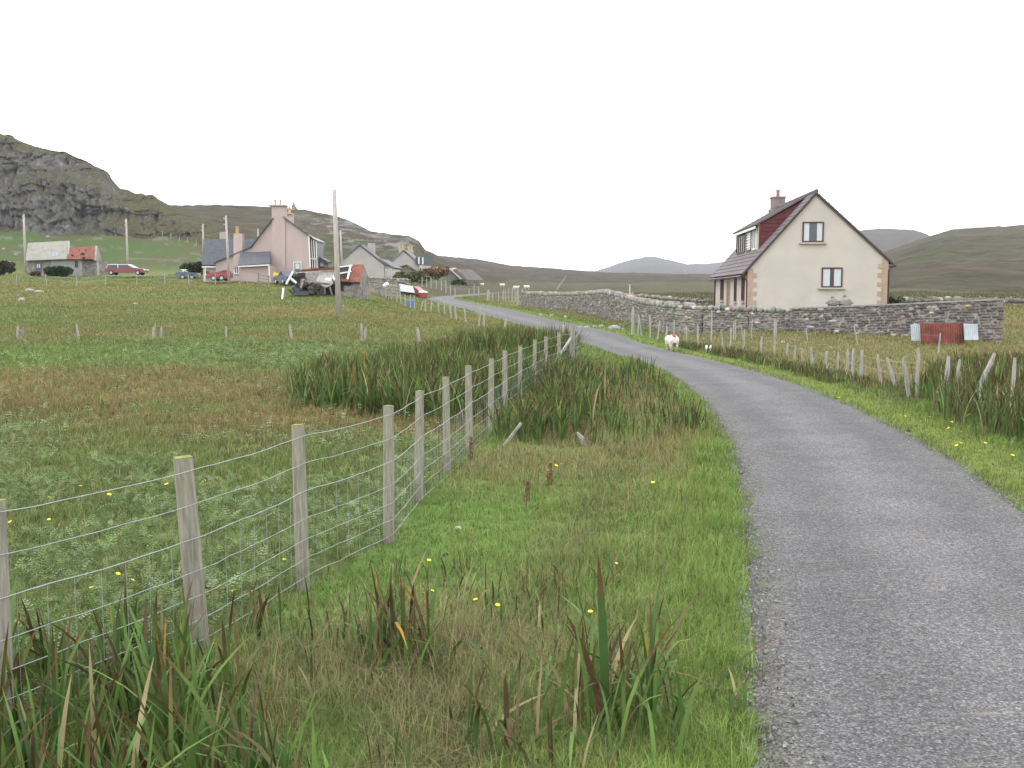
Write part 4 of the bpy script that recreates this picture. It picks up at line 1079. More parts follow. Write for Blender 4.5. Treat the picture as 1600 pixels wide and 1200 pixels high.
# ------------------------------------------------------------------ cream house
HB = P(1168, 481, 60)
house = thing('cream_house', (HB.x, HB.y, HB.z), 'cream harled house with red brown dormer behind the stone wall on the right', 'house', rz=-math.atan2(.9, 14))
def hb(mb, name, m_, parent=house, smooth=False):
    return mb.build(name, m_, parent, origin=(0, 0, 0), smooth=smooth)
W_, LEN, EL, ER, RZ, AX = 8.15, 14.0, 2.38, 2.85, 6.75, 3.85
m = MB(); m.prism([(0, 0, -1.2), (W_, 0, -1.2), (W_, 0, ER), (AX, 0, RZ), (0, 0, EL)], (0, LEN, 0)); hb(m, 'walls', M['cream'])
rf = MB()
def slope_tiles(mb, s0, z0, s1, z1, y0, y1, th=.05, step=.34):
    """courses of tiles from eave (s0,z0) to ridge (s1,z1)"""
    L_ = math.hypot(s1 - s0, z1 - z0); n = max(2, int(L_ / step))
    dx, dz = (s1 - s0) / L_, (z1 - z0) / L_; nx, nz = (-dz, dx) if dx > 0 else (dz, -dx)
    for k in range(n):
        a = k * L_ / n; b = (k + 1) * L_ / n + .04
        p = [(s0 + dx * a + nx * (.02), z0 + dz * a + nz * (.02)), (s0 + dx * a + nx * (.02 + th + .03), z0 + dz * a + nz * (.02 + th + .03)), (s0 + dx * b + nx * (.02 + th), z0 + dz * b + nz * (.02 + th)), (s0 + dx * b + nx * .02, z0 + dz * b + nz * .02)]
        mb.prism([(q[0], y0 + .002 * (k % 2), q[1]) for q in p], (0, y1 - y0 - .004 * (k % 2), 0))
kl = (RZ - EL) / AX; kr = (RZ - ER) / (W_ - AX)
slope_tiles(rf, -.35, EL - .35 * kl, AX, RZ, -.14, LEN + .14, .05)
slope_tiles(rf, W_ + .3, ER - .3 * kr, AX, RZ, -.14, LEN + .14, .05)
rf.tube([(AX, -.16, RZ + .12), (AX, LEN + .16, RZ + .12)], .13, 8)
roof = hb(rf, 'roof', M['tile'])
m = MB()
for (s0, z0, s1, z1) in ((-.35, EL - .35 * kl, AX, RZ), (W_ + .3, ER - .3 * kr, AX, RZ)):
    m.bar((s0, -.10, z0 - .03), (s1, -.10, z1 - .03), .04, .10)
hb(m, 'verge_board', M['pipe'])
m = MB(); m.tube([(-.42, -.1, EL - .42 * kl - .02), (-.42, LEN + .1, EL - .42 * kl - .02)], .06, 6); m.tube([(-.40, .05, EL - .5), (-.06, .05, EL - .75), (-.06, .05, -1.0)], .045, 6); m.tube([(-.06, LEN - .1, EL - .3), (-.06, LEN - .1, -1.0)], .045, 6); hb(m, 'gutter', M['pipe'])
m = MB(); m.tube([(W_ + .38, -.05, ER - .38 * kr), (W_ + .06, -.05, ER - .6), (W_ + .06, -.05, -1.0)], .05, 6); m.tube([(W_ + .42, -.1, ER - .42 * kr), (W_ + .42, LEN, ER - .42 * kr)], .06, 6); hb(m, 'downpipe', M['pipe'])
# quoins
m = MB(); zz = -.9; k = 0
while zz < EL - .15:
    wq = .30 if k % 2 else .52
    m.box((wq / 2 - .02, .0, zz + .13), (wq + .03, .05, .262)); m.box((-.004, .25 * 1, zz + .13), (.03, .5, .262)); zz += .27; k += 1
hb(m, 'quoins', M['tan']); m = MB(); zz = -.9; k = 0
while zz < ER - .12:
    wq = .34 if k % 2 else .58
    m.box((W_ - wq / 2 + .02, .0, zz + .13), (wq + .03, .05, .262)); zz += .27; k += 1
hb(m, 'quoins', M['tan'])
def window(parent, c, wd, ht, axis, mull=1, nm='window', fr=.08, curtain=True, fm=None, blind=False, sill=True):
    """c = centre of opening at the wall face; axis 'x': wall faces -y; axis 'y': wall faces -x"""
    def T(a, dpt, z): return (c[0] + a, c[1] - dpt, c[2] + z) if axis == 'x' else (c[0] - dpt, c[1] + a, c[2] + z)
    def S(a, dpt, z): return (a, dpt, z) if axis == 'x' else (dpt, a, z)
    f = MB()
    f.box(T(0, .03, ht / 2 - fr / 2), S(wd, .07, fr)); f.box(T(0, .03, -ht / 2 + fr / 2), S(wd, .07, fr))
    for s in (-1, 1): f.box(T(s * (wd / 2 - fr / 2), .031, 0), S(fr, .07, ht - 2 * fr + .004))
    for k in range(mull): f.box(T(-wd / 2 + wd * (k + 1) / (mull + 1), .031, 0), S(fr * .9, .065, ht - 2 * fr + .004))
    fo = hb(f, nm, fm or M['winframe'], parent)
    g = MB(); g.box(T(0, .012, 0), S(wd - fr, .012, ht - fr)); hb(g, 'pane', M['darkglass'], fo)
    if curtain:
        q = MB(); cw = wd * (.25 if mull == 0 else .33)
        for s in (-1, 1):
            for k in range(4): q.box(T(s * (wd / 2 - fr - cw * (k + .5) / 4), .022 + .004 * (k % 2), 0), S(cw / 4, .012, ht - 2 * fr))
        hb(q, 'curtain', M['curtain'], fo)
    if blind:
        q = MB()
        for k in range(8): q.box(T(0, .03, -ht / 2 + ht * (k + .5) / 8), S(wd - 2 * fr, .02, ht / 16))
        hb(q, 'blind', M['whitewood'], fo)
    if sill:
        s_ = MB(); s_.box(T(0, .07, -ht / 2 - .06), S(wd + .35, .16, .1)); hb(s_, 'sill', M['sill'], fo)
    return fo
def hl(u, v):  # gable pixel -> local (s, z)
    p = P(u, v, 60 - .2) - Vector(house.location); ca, sa = cos(-house.rotation_euler.z), sin(-house.rotation_euler.z)
    return p.x * ca - p.y * sa, p.z
s, z = hl(1270, 362.5); window(house, (s, 0, z), 1.24, 1.20, 'x', mull=0)
s, z = hl(1299, 433.5); window(house, (s, 0, z), 1.22, 1.18, 'x', mull=1)
for (t, wd, ht, zc) in ((1.6, .95, 1.5, 1.15), (4.6, .8, 1.5, 1.1), (10.5, 1.3, 1.5, 1.15)):
    window(house, (0, t, zc), wd, ht, 'y', mull=1, fr=.1, curtain=False)
m = MB(); m.box((-.02, 7.6, .6), (.06, .95, 2.1)); dr = hb(m, 'door', mat('brown_door', (.22, .11, .06), .6, .2, 4)); m = MB(); m.ball((-.08, 7.3, .6), .04, 6, 5); hb(m, 'handle', M['zinc'], dr)
m = MB()
for z_ in (-.52, 1.72): m.box((-.02, 7.6, z_ if z_ > 0 else -.5), (.08, 1.2, .1))
for t_ in (7.05, 8.15): m.box((-.022, t_, .6), (.08, .12, 2.2))
hb(m, 'door_frame', M['tan'])
# dormer
D0, D1, DS, DZT, DZB = 2.05, 10.4, .95, 5.12, EL + .95 * kl
m = MB(); m.prism([(DS, D0, DZB - .25), (AX - .05, D0, RZ - .1), (DS, D0, DZT)], (0, D1 - D0, 0))
dm = hb(m, 'dormer', M['redtile'])
m = MB()
for k in range(9):
    z_ = DZB + .1 + k * .23; t0 = DS; s1 = AX - .2 - (AX - DS) * max(0, (RZ - .15 - z_)) / (RZ - DZB)
    s_in = DS + (z_ - DZB) / kl; s_out = AX - (AX - DS) * 0
    smax = (z_ - EL) / kl; smin = DS if z_ < DZT else DS + (z_ - DZT) / ((RZ - .1 - DZT) / (AX - DS))
    if smax > smin + .1: m.box(((smin + smax) / 2, D0 - .012, z_), (smax - smin, .03, .03))
hb(m, 'tile_hanging', M['redtile'], dm)
m = MB(); kd = (RZ - DZT) / (AX - DS)
slope_tiles(m, DS - .28, DZT - .28 * kd, AX, RZ + .02, D0 - .12, D1 + .12, .07); hb(m, 'dormer_roof', M['tile'], dm)
m = MB(); m.box((DS - .26, (D0 + D1) / 2, DZT - .22), (.04, D1 - D0 + .2, .16)); hb(m, 'fascia', M['whitewood'], dm)
zc = (DZT + DZB) / 2 + .0; hh = DZT - DZB - .25
m = MB(); m.box((DS - .03, (D0 + D1) / 2, zc), (.05, D1 - D0, DZT - DZB - .02)); hb(m, 'front_boarding', M['sill'], dm)
def dwin(t, wd, **k):
    return window(house, (DS - .055, t, zc), wd, hh, 'y', nm='dormer_window', fr=.09, curtain=False, sill=False, **k)
dwin(D0 + 1.15, 1.5, mull=1, fm=M['whitewood']); dwin(D0 + 3.2, 1.9, mull=0, blind=True); dwin(D0 + 6.4, 3.4, mull=3)
# chimney
m = MB(); m.box((AX, 11.3, RZ + .1), (.85, .95, 1.36)); m.box((AX, 11.3, RZ + .82), (.97, 1.07, .1)); ch = hb(m, 'chimney', M['chimstone'])
m = MB(); m.tube([(AX, 11.3, RZ + .85), (AX, 11.3, RZ + 1.02), (AX, 11.3, RZ + 1.36)], [.15, .12, .14], 8); hb(m, 'chimney_pot', M['redpot'], ch)

# ------------------------------------------------------------------ pink house (gable outline in its own plane at 110 m)
def poly(pts, Y): return [P(u, v, Y) for u, v in pts]
PB = P(440, 442, 110)
pink = thing('pink_house', PB, 'tall pink harled house with slate roofs and yellow chimney pots on the left', 'house')
DV = Vector((-1.2, 9.0, 0))
m = MB(); m.prism(poly([(337, 445), (337, 411), (393, 387), (425, 345), (446, 341), (484, 369), (486, 445)], 110), DV); m.build('walls', M['pink'], pink)
def slab(mb, a, b, Y, d, th=.22, over=(.35, .25)):
    """sloping roof slab between pixel points a,b on plane Y, extruded by d"""
    A_, B_ = P(*a, Y), P(*b, Y); t = (B_ - A_).normalized(); n = Vector((-t.z, 0, t.x)); n = n if n.z > 0 else -n
    dd = Vector(d).normalized()
    A_ = A_ - dd * over[1]; B_ = B_ - dd * over[1]
    mb.prism([A_ + n * .02, B_ + n * .02, B_ + n * (th + .02), A_ + n * (th + .02)], Vector(d) + dd * over[1] * 2)
m = MB()
slab(m, (334, 412), (393, 387), 110, DV, .1); slab(m, (392, 387.5), (428, 341), 110, DV, .1); slab(m, (487, 372), (442, 339.5), 110, DV, .1)
m.build('roof', M['slate'], pink)
m = MB(); m.prism(poly([(424.5, 446), (424.5, 322), (445.5, 322), (445.5, 446)], 109.88), (-.1, 1.4, 0)); m.box(P(435, 321.5, 110.4) , (1.95, 1.4, .12)); c1 = m.build('chimney', M['pink'], pink)
for u in (430, 438): 
    b = P(u, 321, 110.5); m = MB(); m.tube([b, b + Vector((0, 0, .5)), b + Vector((0, 0, .62))], [.11, .1, .13], 8); m.build('chimney_pot', M['yelpot'], c1)
m = MB(); m.prism(poly([(445, 362), (445, 335), (457.5, 335), (457.5, 362)], 118), (-.1, 1.2, 0)); m.box(P(451, 334.5, 118.5), (1.1, 1.4, .12)); c2 = m.build('chimney', M['pink'], pink)
for u in (447.5, 452.5):
    b = P(u, 334, 118.6); m = MB(); m.tube([b, b + Vector((0, 0, .65)), b + Vector((0, 0, .75))], [.17, .15, .18], 8); m.build('chimney_pot', M['yelpot'], c2)
# rear wing
m = MB(); m.prism(poly([(317, 445), (317, 416), (420, 416), (420, 445)], 112), (0, 5, 0)); m.prism([P(317, 416, 112), P(420, 416, 112), P(420, 376, 112) + Vector((0, 2.5, 0)), P(319, 376, 112) + Vector((0, 2.5, 0))], (0, 2.4, 0)); m.build('rear_wing', M['pink'], pink)
m = MB(); a, b = P(316, 416, 111.8), P(400, 416, 111.8); c, d = P(400, 375, 114.4), P(318.5, 376, 114.4); m.prism([a, b, c, d], (0, -.15, .15))
m.prism([d, c, c + Vector((0, 3, -2.6)), d + Vector((0, 3, -2.6))], (0, .15, .15)); m.build('wing_roof', M['slate'], pink)
m = MB(); m.bar(P(315.5, 417, 111.7), P(337, 417, 111.7), .12, .14); m.bar(P(321, 417, 111.7), P(320, 440, 111.7), .1); m.build('gutter', M['whitewood'], pink)
m = MB(); m.prism(poly([(364.5, 420), (365, 365), (378.5, 365), (378.5, 412)], 109.8), (0, .9, 0)); c3 = m.build('chimney', M['pink'], pink)
b = P(371, 365, 110.3); m = MB(); m.tube([b, b + Vector((0, 0, .6)), b + Vector((0, 0, .8))], [.2, .17, .21], 8); m.build('chimney_pot', M['yelpot'], c3)
m = MB(); m.prism(poly([(343, 378), (343, 363), (352, 362), (352, 378)], 114.5), (0, .8, 0)); m.build('chimney', M['greyharl'], pink)
# lean-to annex
m = MB(); m.prism([P(374, 446, 106.5), P(420.5, 446, 106.5), P(420.5, 415, 106.5), P(374, 415, 106.5)], (0, 3.6, 0)); m.build('annex', M['pink'], pink)
m = MB(); a, b = P(372.5, 416.5, 106.2), P(421.5, 414, 106.2); m.prism([a, b, P(423, 395, 109.7), P(376, 397, 109.7)], (0, -.06, .16)); m.build('annex_roof', M['slate'], pink)
m = MB(); m.bar(a + Vector((0, -.06, 0)), b + Vector((0, -.06, 0)), .1, .13); m.bar(b + Vector((-.1, 0, -.05)), P(421.5, 440, 106.3), .12); m.build('annex_gutter', M['whitewood'], pink)
def fwin(parent, u0, v0, u1, v1, Y, fm, nm='window', mull=1, cur=True, glass=None):
    a, b = P(u0, v1, Y), P(u1, v0, Y); w_, h_ = b.x - a.x, b.z - a.z; cx, cz = (a.x + b.x) / 2, (a.z + b.z) / 2; fr = .09
    f = MB(); f.box((cx, Y - .04, b.z - fr / 2), (w_, .1, fr)); f.box((cx, Y - .04, a.z + fr / 2), (w_, .1, fr))
    for x_ in [a.x + fr / 2, b.x - fr / 2] + [a.x + w_ * (k + 1) / (mull + 1) for k in range(mull)]: f.box((x_, Y - .041, cz), (fr, .1, h_ - 2 * fr + .01))
    fo = f.build(nm, fm, parent); g = MB(); g.box((cx, Y - .02, cz), (w_ - fr, .04, h_ - fr)); g.build('pane', glass or M['darkglass'], fo)
    if cur:
        g = MB(); g.box((cx, Y - .05, cz + h_ * .12), (w_ * .55, .03, h_ * .5)); g.build('curtain', M['curtain'], fo)
    return fo
fwin(pink, 459, 409, 471, 427, 110, M['whitewood'], mull=0)
fwin(pink, 366, 416, 373.5, 428, 109.95, M['whitewood'], mull=1, cur=False)
fwin(pink, 321, 424, 327, 434, 111.9, mat('green_paint', (.03, .16, .08), .5, .1, 3), nm='door', mull=0, cur=False)
# tall two-storey bay of white framed windows on the road side
m = MB(); m.prism([P(486, 445, 110.4), P(493, 445, 110.4), P(493.5, 375, 110.4), P(486, 370, 110.4)], (0, 4.5, 0)); m.prism([P(485, 370, 110.2), P(495, 375, 110.2), P(495, 377, 110.2), P(485, 373, 110.2)], (0, 5, 0)); by = m.build('bay', mat('bay_dark', (.09, .08, .085), .3, .2, 2), pink)
m = MB()
for (u, t_) in ((482.5, 367), (486.5, 369), (490, 371), (493.5, 374)): m.bar(P(u, t_, 110.3 if u > 485 else 109.9), P(u + 2.2, 420 if u > 485 else 418, 110.3 if u > 485 else 109.9), .13 if u < 484 else .08)
m.bar(P(482, 367, 109.9), P(494, 374, 110.3), .14); m.bar(P(484, 404, 110.2), P(494, 405, 110.2), .1); m.build('bay_frame', M['whitewood'], by)
m = MB(); m.prism(poly([(493, 440), (493, 405), (507, 409), (507, 440)], 113), (0, 2.5, 0)); pr_ = m.build('porch', M['winframe'], pink)
m = MB(); m.prism([P(491, 400, 112.5), P(497, 400, 112.5), P(511, 408, 112.5), P(510, 411, 112.5), P(491, 405, 112.5)], (0, 3.2, 0)); m.build('porch_roof', M['slate'], pr_)
m = MB(); m.box(P(501, 412, 112.9), (.7, .06, .6)); m.build('porch_window', M['curtain'], pr_)

# ------------------------------------------------------------------ grey houses beyond
g1 = thing('grey_house', P(570, 434, 170), 'pale grey gabled house behind the rusty roofed shed', 'house')
m = MB(); m.prism(poly([(530, 440), (532, 409), (562, 384), (600, 414), (600, 440)], 170), (-.6, 12, 0)); m.build('walls', M['greyharl'], g1)
m = MB(); slab(m, (531, 410), (562.5, 383), 170, (-.6, 12, 0), .25); slab(m, (615, 420), (592, 406), 170.4, (.5, 8, 0), .25); slab(m, (603, 415), (562, 383), 170, (-.6, 12, 0), .15); m.build('roof', mat('grey_slate', (.13, .13, .14), .7, .2, 2), g1)
m = MB(); m.prism(poly([(574.5, 396), (574.5, 379.5), (580.5, 379.5), (580.5, 396)], 177), (.5, 1.2, 0)); m.build('chimney', M['greyharl'], g1)
m = MB(); m.prism(poly([(600, 440), (600, 413), (614, 419), (614, 440)], 170.5), (.5, 7, 0)); m.build('side_extension', mat('pale_harling', (.48, .45, .42), .9, .1, 1), g1)
for (a, b) in ((602, 604.5), (609, 611.5)): fwin(g1, a, 421, b, 430, 170.45, M['whitewood'], mull=0, cur=False)
g2 = thing('grey_house', P(632, 436, 215), 'far grey stone house with two chimney stacks and a white dormer', 'house')
m = MB(); m.prism(poly([(605, 440), (609, 412), (630, 393), (655, 413), (655, 440)], 215), (0, 14, 0)); m.build('walls', M['greyharl'], g2)
m = MB(); slab(m, (608, 413), (631, 391.5), 215, (0, 14, 0), .25); slab(m, (656, 414), (631, 391.5), 215, (0, 14, 0), .25); m.build('roof', mat('pale_slate', (.17, .17, .18), .7, .2, 2), g2)
for (u, t_) in ((627, 389), (641, 391)):
    m = MB(); m.prism(poly([(u - 4, t_ + 10), (u - 4, t_), (u + 4, t_), (u + 4, t_ + 12)], 216 if u < 630 else 224), (0, 1.3, 0)); c_ = m.build('chimney', M['greyharl'], g2)
    for k in (-2, 2):
        b = P(u + k, t_, 217 if u < 630 else 225); m = MB(); m.tube([b, b + Vector((0, 0, .9))], .26, 8); m.build('chimney_pot', M['yelpot'], c_)
m = MB(); m.prism(poly([(655, 440), (655, 414), (665, 415), (666, 440)], 214), (2, 8, 0)); m.build('front_wall', mat('pale_stone_front', (.42, .39, .36), .9, .2, 1), g2)
m = MB(); m.prism(poly([(649, 414), (649, 402), (660, 401), (662, 414)], 214.2), (2, 4, 0)); dd_ = m.build('dormer', M['slate'], g2)
m = MB(); m.prism(poly([(653.5, 412), (653.5, 402), (655.5, 401), (655.5, 412)], 214.1), (0, .1, 0)); m.prism(poly([(659.5, 413), (659.5, 402), (661.5, 402), (661.5, 413)], 214.1), (0, .1, 0)); m.build('dormer_cheek', M['whitewood'], dd_)
for (a, b, t0, t1) in ((656, 658, 419, 425), (661, 663, 420, 426), (656, 658, 429, 435), (661, 663, 429, 435)): fwin(g2, a, t0, b, t1, 213.95, M['dark'], mull=0, cur=False)
g3 = thing('brown_shed', P(635, 436, 190), 'low brown roofed lean-to shed in front of the far grey house', 'shed')
m = MB(); m.prism(poly([(624, 440), (624, 418), (634, 416), (652, 427), (652, 440)], 192), (0, 4, 0)); m.build('walls', mat('brown_shed_wall', (.17, .14, .10), .9, .2, 1), g3)
m = MB(); slab(m, (623, 418.5), (635, 415), 192, (0, 4, 0), .2); slab(m, (653, 427), (635, 415), 192, (0, 4, 0), .2); m.build('roof', mat('brown_roof', (.10, .085, .07), .9, .2, 1), g3)
g4 = thing('stone_barn', P(722, 440, 200), 'far low barn with a pale sloping roof beside the road', 'barn')
m = MB(); m.prism(poly([(697, 442), (702, 424), (712, 420), (731, 437), (731, 446), (697, 446)], 200), (3, 6, 0)); m.build('walls', mat('barn_wall', (.14, .125, .11), .95, .2, 1), g4)
m = MB(); a, b, c, d = P(702, 421, 199.6), P(712, 420, 203), P(731, 437, 203), P(721, 438, 199.6); m.prism([a, b, c, d], (0, 0, .25)); m.build('roof', mat('pale_felt_roof', (.36, .31, .27), .9, .1, 1), g4)

# ------------------------------------------------------------------ derelict shed with red roof
sh = thing('derelict_shed', P(540, 464, 85), 'collapsing stone shed with a part rusty red roof and bare roof battens', 'shed')
m = MB()
m.prism(poly([(531, 468), (531, 441), (563, 441), (563, 468)], 85), (.2, .35, 0))
m.prism(poly([(457, 468), (457, 450), (470, 452), (470, 468)], 86), (0, .35, 0)); m.prism(poly([(500, 468), (501, 447), (507, 447), (507, 468)], 85.3), (0, .3, 0))
m.prism([P(563, 468, 85), P(577, 468, 88.2), P(577.5, 437, 88.2), P(568, 413.5, 86.6), P(563, 441, 85)], (-.35, .05, 0))
m.prism(poly([(457, 468), (457, 440), (577, 437), (577, 468)], 88.5), (0, .3, 0))
m.build('walls', M['shedstone'], sh)
m = MB(); m.prism(poly([(553, 463), (553, 444), (560, 444), (560, 463)], 84.97), (0, -.04, 0)); m.build('door', M['oldwood'], sh)
m = MB(); m.prism([P(531, 438.5, 84.7), P(548, 439, 84.7), P(551.5, 414, 86.6), P(531, 415, 86.6)], (0, .3, -.4)); m.prism(poly([(470, 467), (470, 446), (531, 442), (531, 467)], 86.2), (0, .2, 0)); m.prism(poly([(532, 455), (532, 444), (537, 444), (537, 455)], 84.96), (0, -.03, 0)); m.build('opening_shade', M['dark'], sh)  # solid dark sheets; their colour paints the unlit inside of the shed
m = MB(); vs = []; fs = []
for k in range(17):
    t = k / 16; up_ = .03 * (k % 2)
    a = P(545 + 18 * t, 440.5, 84.6); b = P(550.5 + 18 * t, 413.5, 86.6)
    vs += [a + Vector((0, -up_, up_)), b + Vector((0, -up_, up_))]
for k in range(16): fs.append((2 * k, 2 * k + 2, 2 * k + 3, 2 * k + 1))
m.add(vs, fs); vs2 = [v + Vector((0, 0, -.05)) for v in vs]; m.add(vs2, fs); m.build('red_roof_sheet', M['rust'], sh)
m = MB(); m.bar(P(531, 437.5, 84.5), P(545, 438, 84.5), .07, .22); m.build('red_eave', M['rust'], sh)
m = MB()
m.bar(P(531, 417, 86.3), P(551, 414.5, 86.4), .12); m.bar(P(531, 427, 85.3), P(549, 424, 85.5), .12); m.bar(P(543, 437, 84.5), P(548, 415, 86.3), .14); m.bar(P(520, 431, 84.6), P(523, 438, 84.5), .12)
m.build('roof_battens', M['whitewood'], sh)
for i, (pl_, Yq) in enumerate((([(493, 440), (519, 444), (521, 421), (496, 419)], 85.0), ([(474, 436), (497, 440), (497, 421), (478, 421)], 85.3), ([(500, 447), (517, 447), (520, 438), (498, 441)], 84.6), ([(473, 440), (500, 443), (497, 432), (473, 431)], 84.8), ([(518, 438), (531, 440), (531, 420), (522, 421)], 85.3))):
    m = MB(); vs = []; fs = []
    A0, A1, A2, A3 = [P(*q_, Yq) for q_ in pl_]; A2.y += 1.6; A3.y += 1.6
    nn = 14
    for k in range(nn + 1):
        t = k / nn
        for r_ in range(4):
            s_ = r_ / 3; p_ = A0.lerp(A1, t).lerp(A3.lerp(A2, t), s_); p_.z += .04 * (k % 2) + .12 * math.sin(t * 5 + i) * math.sin(s_ * 3 + i); vs.append(p_)
    for k in range(nn):
        for r_ in range(3): fs.append((k * 4 + r_, (k + 1) * 4 + r_, (k + 1) * 4 + r_ + 1, k * 4 + r_ + 1))
    m.add(vs, fs); m.add([v - Vector((0, 0, .04)) for v in vs], fs)
    m.build('sagging_sheet', [M['asb'], M['shedstone'], M['asb'], M['oldwood'], M['carblue']][i], sh)
m = MB(); m.prism(poly([(508, 438), (518, 438.5), (518, 434), (508, 434)], 84.4), (0, .05, 0)); m.build('white_board', M['carwhite'], sh)
m = MB(); m.bar(P(470, 423, 85.5), P(531, 418.5, 86.6), .14, .2); m.bar(P(486, 420, 85.5), P(530, 419, 86.4), .1); m.build('rusty_ridge', M['rustdark'], sh)
m = MB()
for (a, b) in (((488, 443), (489, 458)), ((470, 436), (472, 462)), ((507, 448), (508, 459)), ((480, 447), (486, 460)), ((460, 444), (480, 446)), ((515, 447), (519, 461))): m.bar(P(*a, 84.6), P(*b, 84.6), .13)
m.build('props', M['oldwood'], sh)
# junk pile left of the shed
jk = thing('scrap_pile', P(462, 462, 84), 'dark heap of scrap and broken machinery at the left end of the derelict shed', 'scrap heap')
m = MB()
for k in range(40):
    c = P(random.uniform(457, 500), random.uniform(443, 462), random.uniform(83.5, 85.2)); m.box(c, (random.uniform(.15, .9), .2, random.uniform(.06, .35)), mtx=Matrix.Rotation(random.uniform(-.6, .6), 3, 'Y') @ Matrix.Rotation(random.uniform(0, 3), 3, 'Z'))
m.build('scrap', mat('scrap_metal', (.06, .055, .05), .9, .5, 2, c2=(.14, .11, .085), c2pos=(.5, .6), c2scale=1.2), jk)
m = MB(); m.box(P(463, 437, 84.8), (.7, .5, .6)); m.box(P(471, 431, 84.9), (.6, .5, .5)); m.ball(P(459, 437, 84.6), .5, 8, 6, .2); m.build('engine_block', M['black'], jk)
m = MB(); m.box(P(475, 458, 83.4), (.8, .3, .35)); m.box(P(466, 456, 83.5), (.3, .3, .6)); m.build('blue_panel', mat('faded_blue', (.06, .07, .11), .6, .2, 3), jk)
lt = thing('leaning_timbers', P(450, 465, 82), 'crossed pale timbers leaning left of the scrap heap', 'timber')
for a, b in (((458, 424), (447, 444)), ((453, 434), (463, 442)), ((443, 450), (441, 468)), ((473, 441), (470, 450))):
    m = MB(); m.bar(P(*a, 82.3), P(*b, 82), .13); m.build('timber', M['whitewood'] if a[0] != 473 else M['oldwood'], lt)

# ------------------------------------------------------------------ left barn
bn = thing('old_barn', P(100, 431, 135), 'long stone barn below the crag, roofed in pale cement sheet and rusty red sheet', 'barn')
m = MB(); m.prism(poly([(41, 440), (42, 406), (128, 406), (128, 440)], 135), (1.5, 5, 0)); m.prism([P(128, 440, 135), P(151.5, 440, 137), P(152, 408, 137), P(147, 386, 137.6), P(128, 408, 135)], (-.6, 3, 0)); m.build('walls', M['shedstone'], bn)
m = MB(); m.prism(poly([(80, 440), (80, 405.5), (128, 404), (128, 440)], 134.9), (0, .3, 0)); m.build('rendered_front', mat('grey_render', (.27, .27, .27), .95, .15, .7, c2=(.18, .175, .17), c2pos=(.5, .7), c2scale=.4), bn)
def rsheet(pts, Ya, Yb, nm, mt, n=26):
    m = MB(); vs = []; fs = []
    for k in range(n * 2 + 1):
        t = k / (2 * n); a = P(*pts[0], Ya).lerp(P(*pts[1], Ya), t); b = P(*pts[3], Yb).lerp(P(*pts[2], Yb), t); up_ = .06 * (k % 2)
        vs += [a + Vector((0, -up_, up_)), b + Vector((0, -up_, up_))]
    for k in range(2 * n): fs.append((2 * k, 2 * k + 2, 2 * k + 3, 2 * k + 1))
    m.add(vs, fs); m.add([v + Vector((0, .1, -.12)) for v in vs], fs); return m.build(nm, mt, bn)
rsheet([(39.5, 407.5), (104, 405), (105, 376.5), (44, 380)], 134.5, 138.5, 'cement_sheet_roof', M['asb'])
rsheet([(104, 405.5), (146, 405), (148, 384.5), (108, 388)], 134.6, 137.6, 'rusty_roof', M['rust'], 16)
m = MB(); m.prism([P(103.5, 406, 134.8), P(105.5, 376, 138.6), P(108, 404, 140), P(108, 408, 136)], (.3, 0, 0)); m.prism([P(146, 407, 134.9), P(148.5, 384, 137.8), P(153, 409, 140)], (.3, 0, 0)); m.build('gable_skew', M['asb'], bn)
m = MB()
for (u, v, a_) in ((129, 397, .35), (131, 403, .25), (113, 399, .2), (134, 391, .15), (124, 391, .12)):
    p_ = P(u, v, 134.6 + 3 * (405 - v) / 20 - .25); m.box(p_, (a_ * 1.5, .05, a_))
m.build('hole_shade', M['dark'], bn)  # dark plates on the roof sheet, painting the shade inside its holes
m = MB(); m.prism(poly([(80.5, 401.5), (90, 401.5), (90.5, 392), (81, 392)], 135.2), (0, .05, 0)); m.build('skylight', M['zinc'], bn)
fwin(bn, 56, 411, 65, 423, 134.95, M['carblue'], mull=1, cur=True)
fwin(bn, 117.5, 408, 121, 417, 134.85, M['dark'], mull=0, cur=False)
m = MB(); m.prism([P(152, 440, 134.9), P(154.5, 440, 134.9), P(153.5, 409, 134.9), P(151, 409, 134.9)], (0, .3, 0)); m.build('white_corner_post', M['oldpost'], bn)

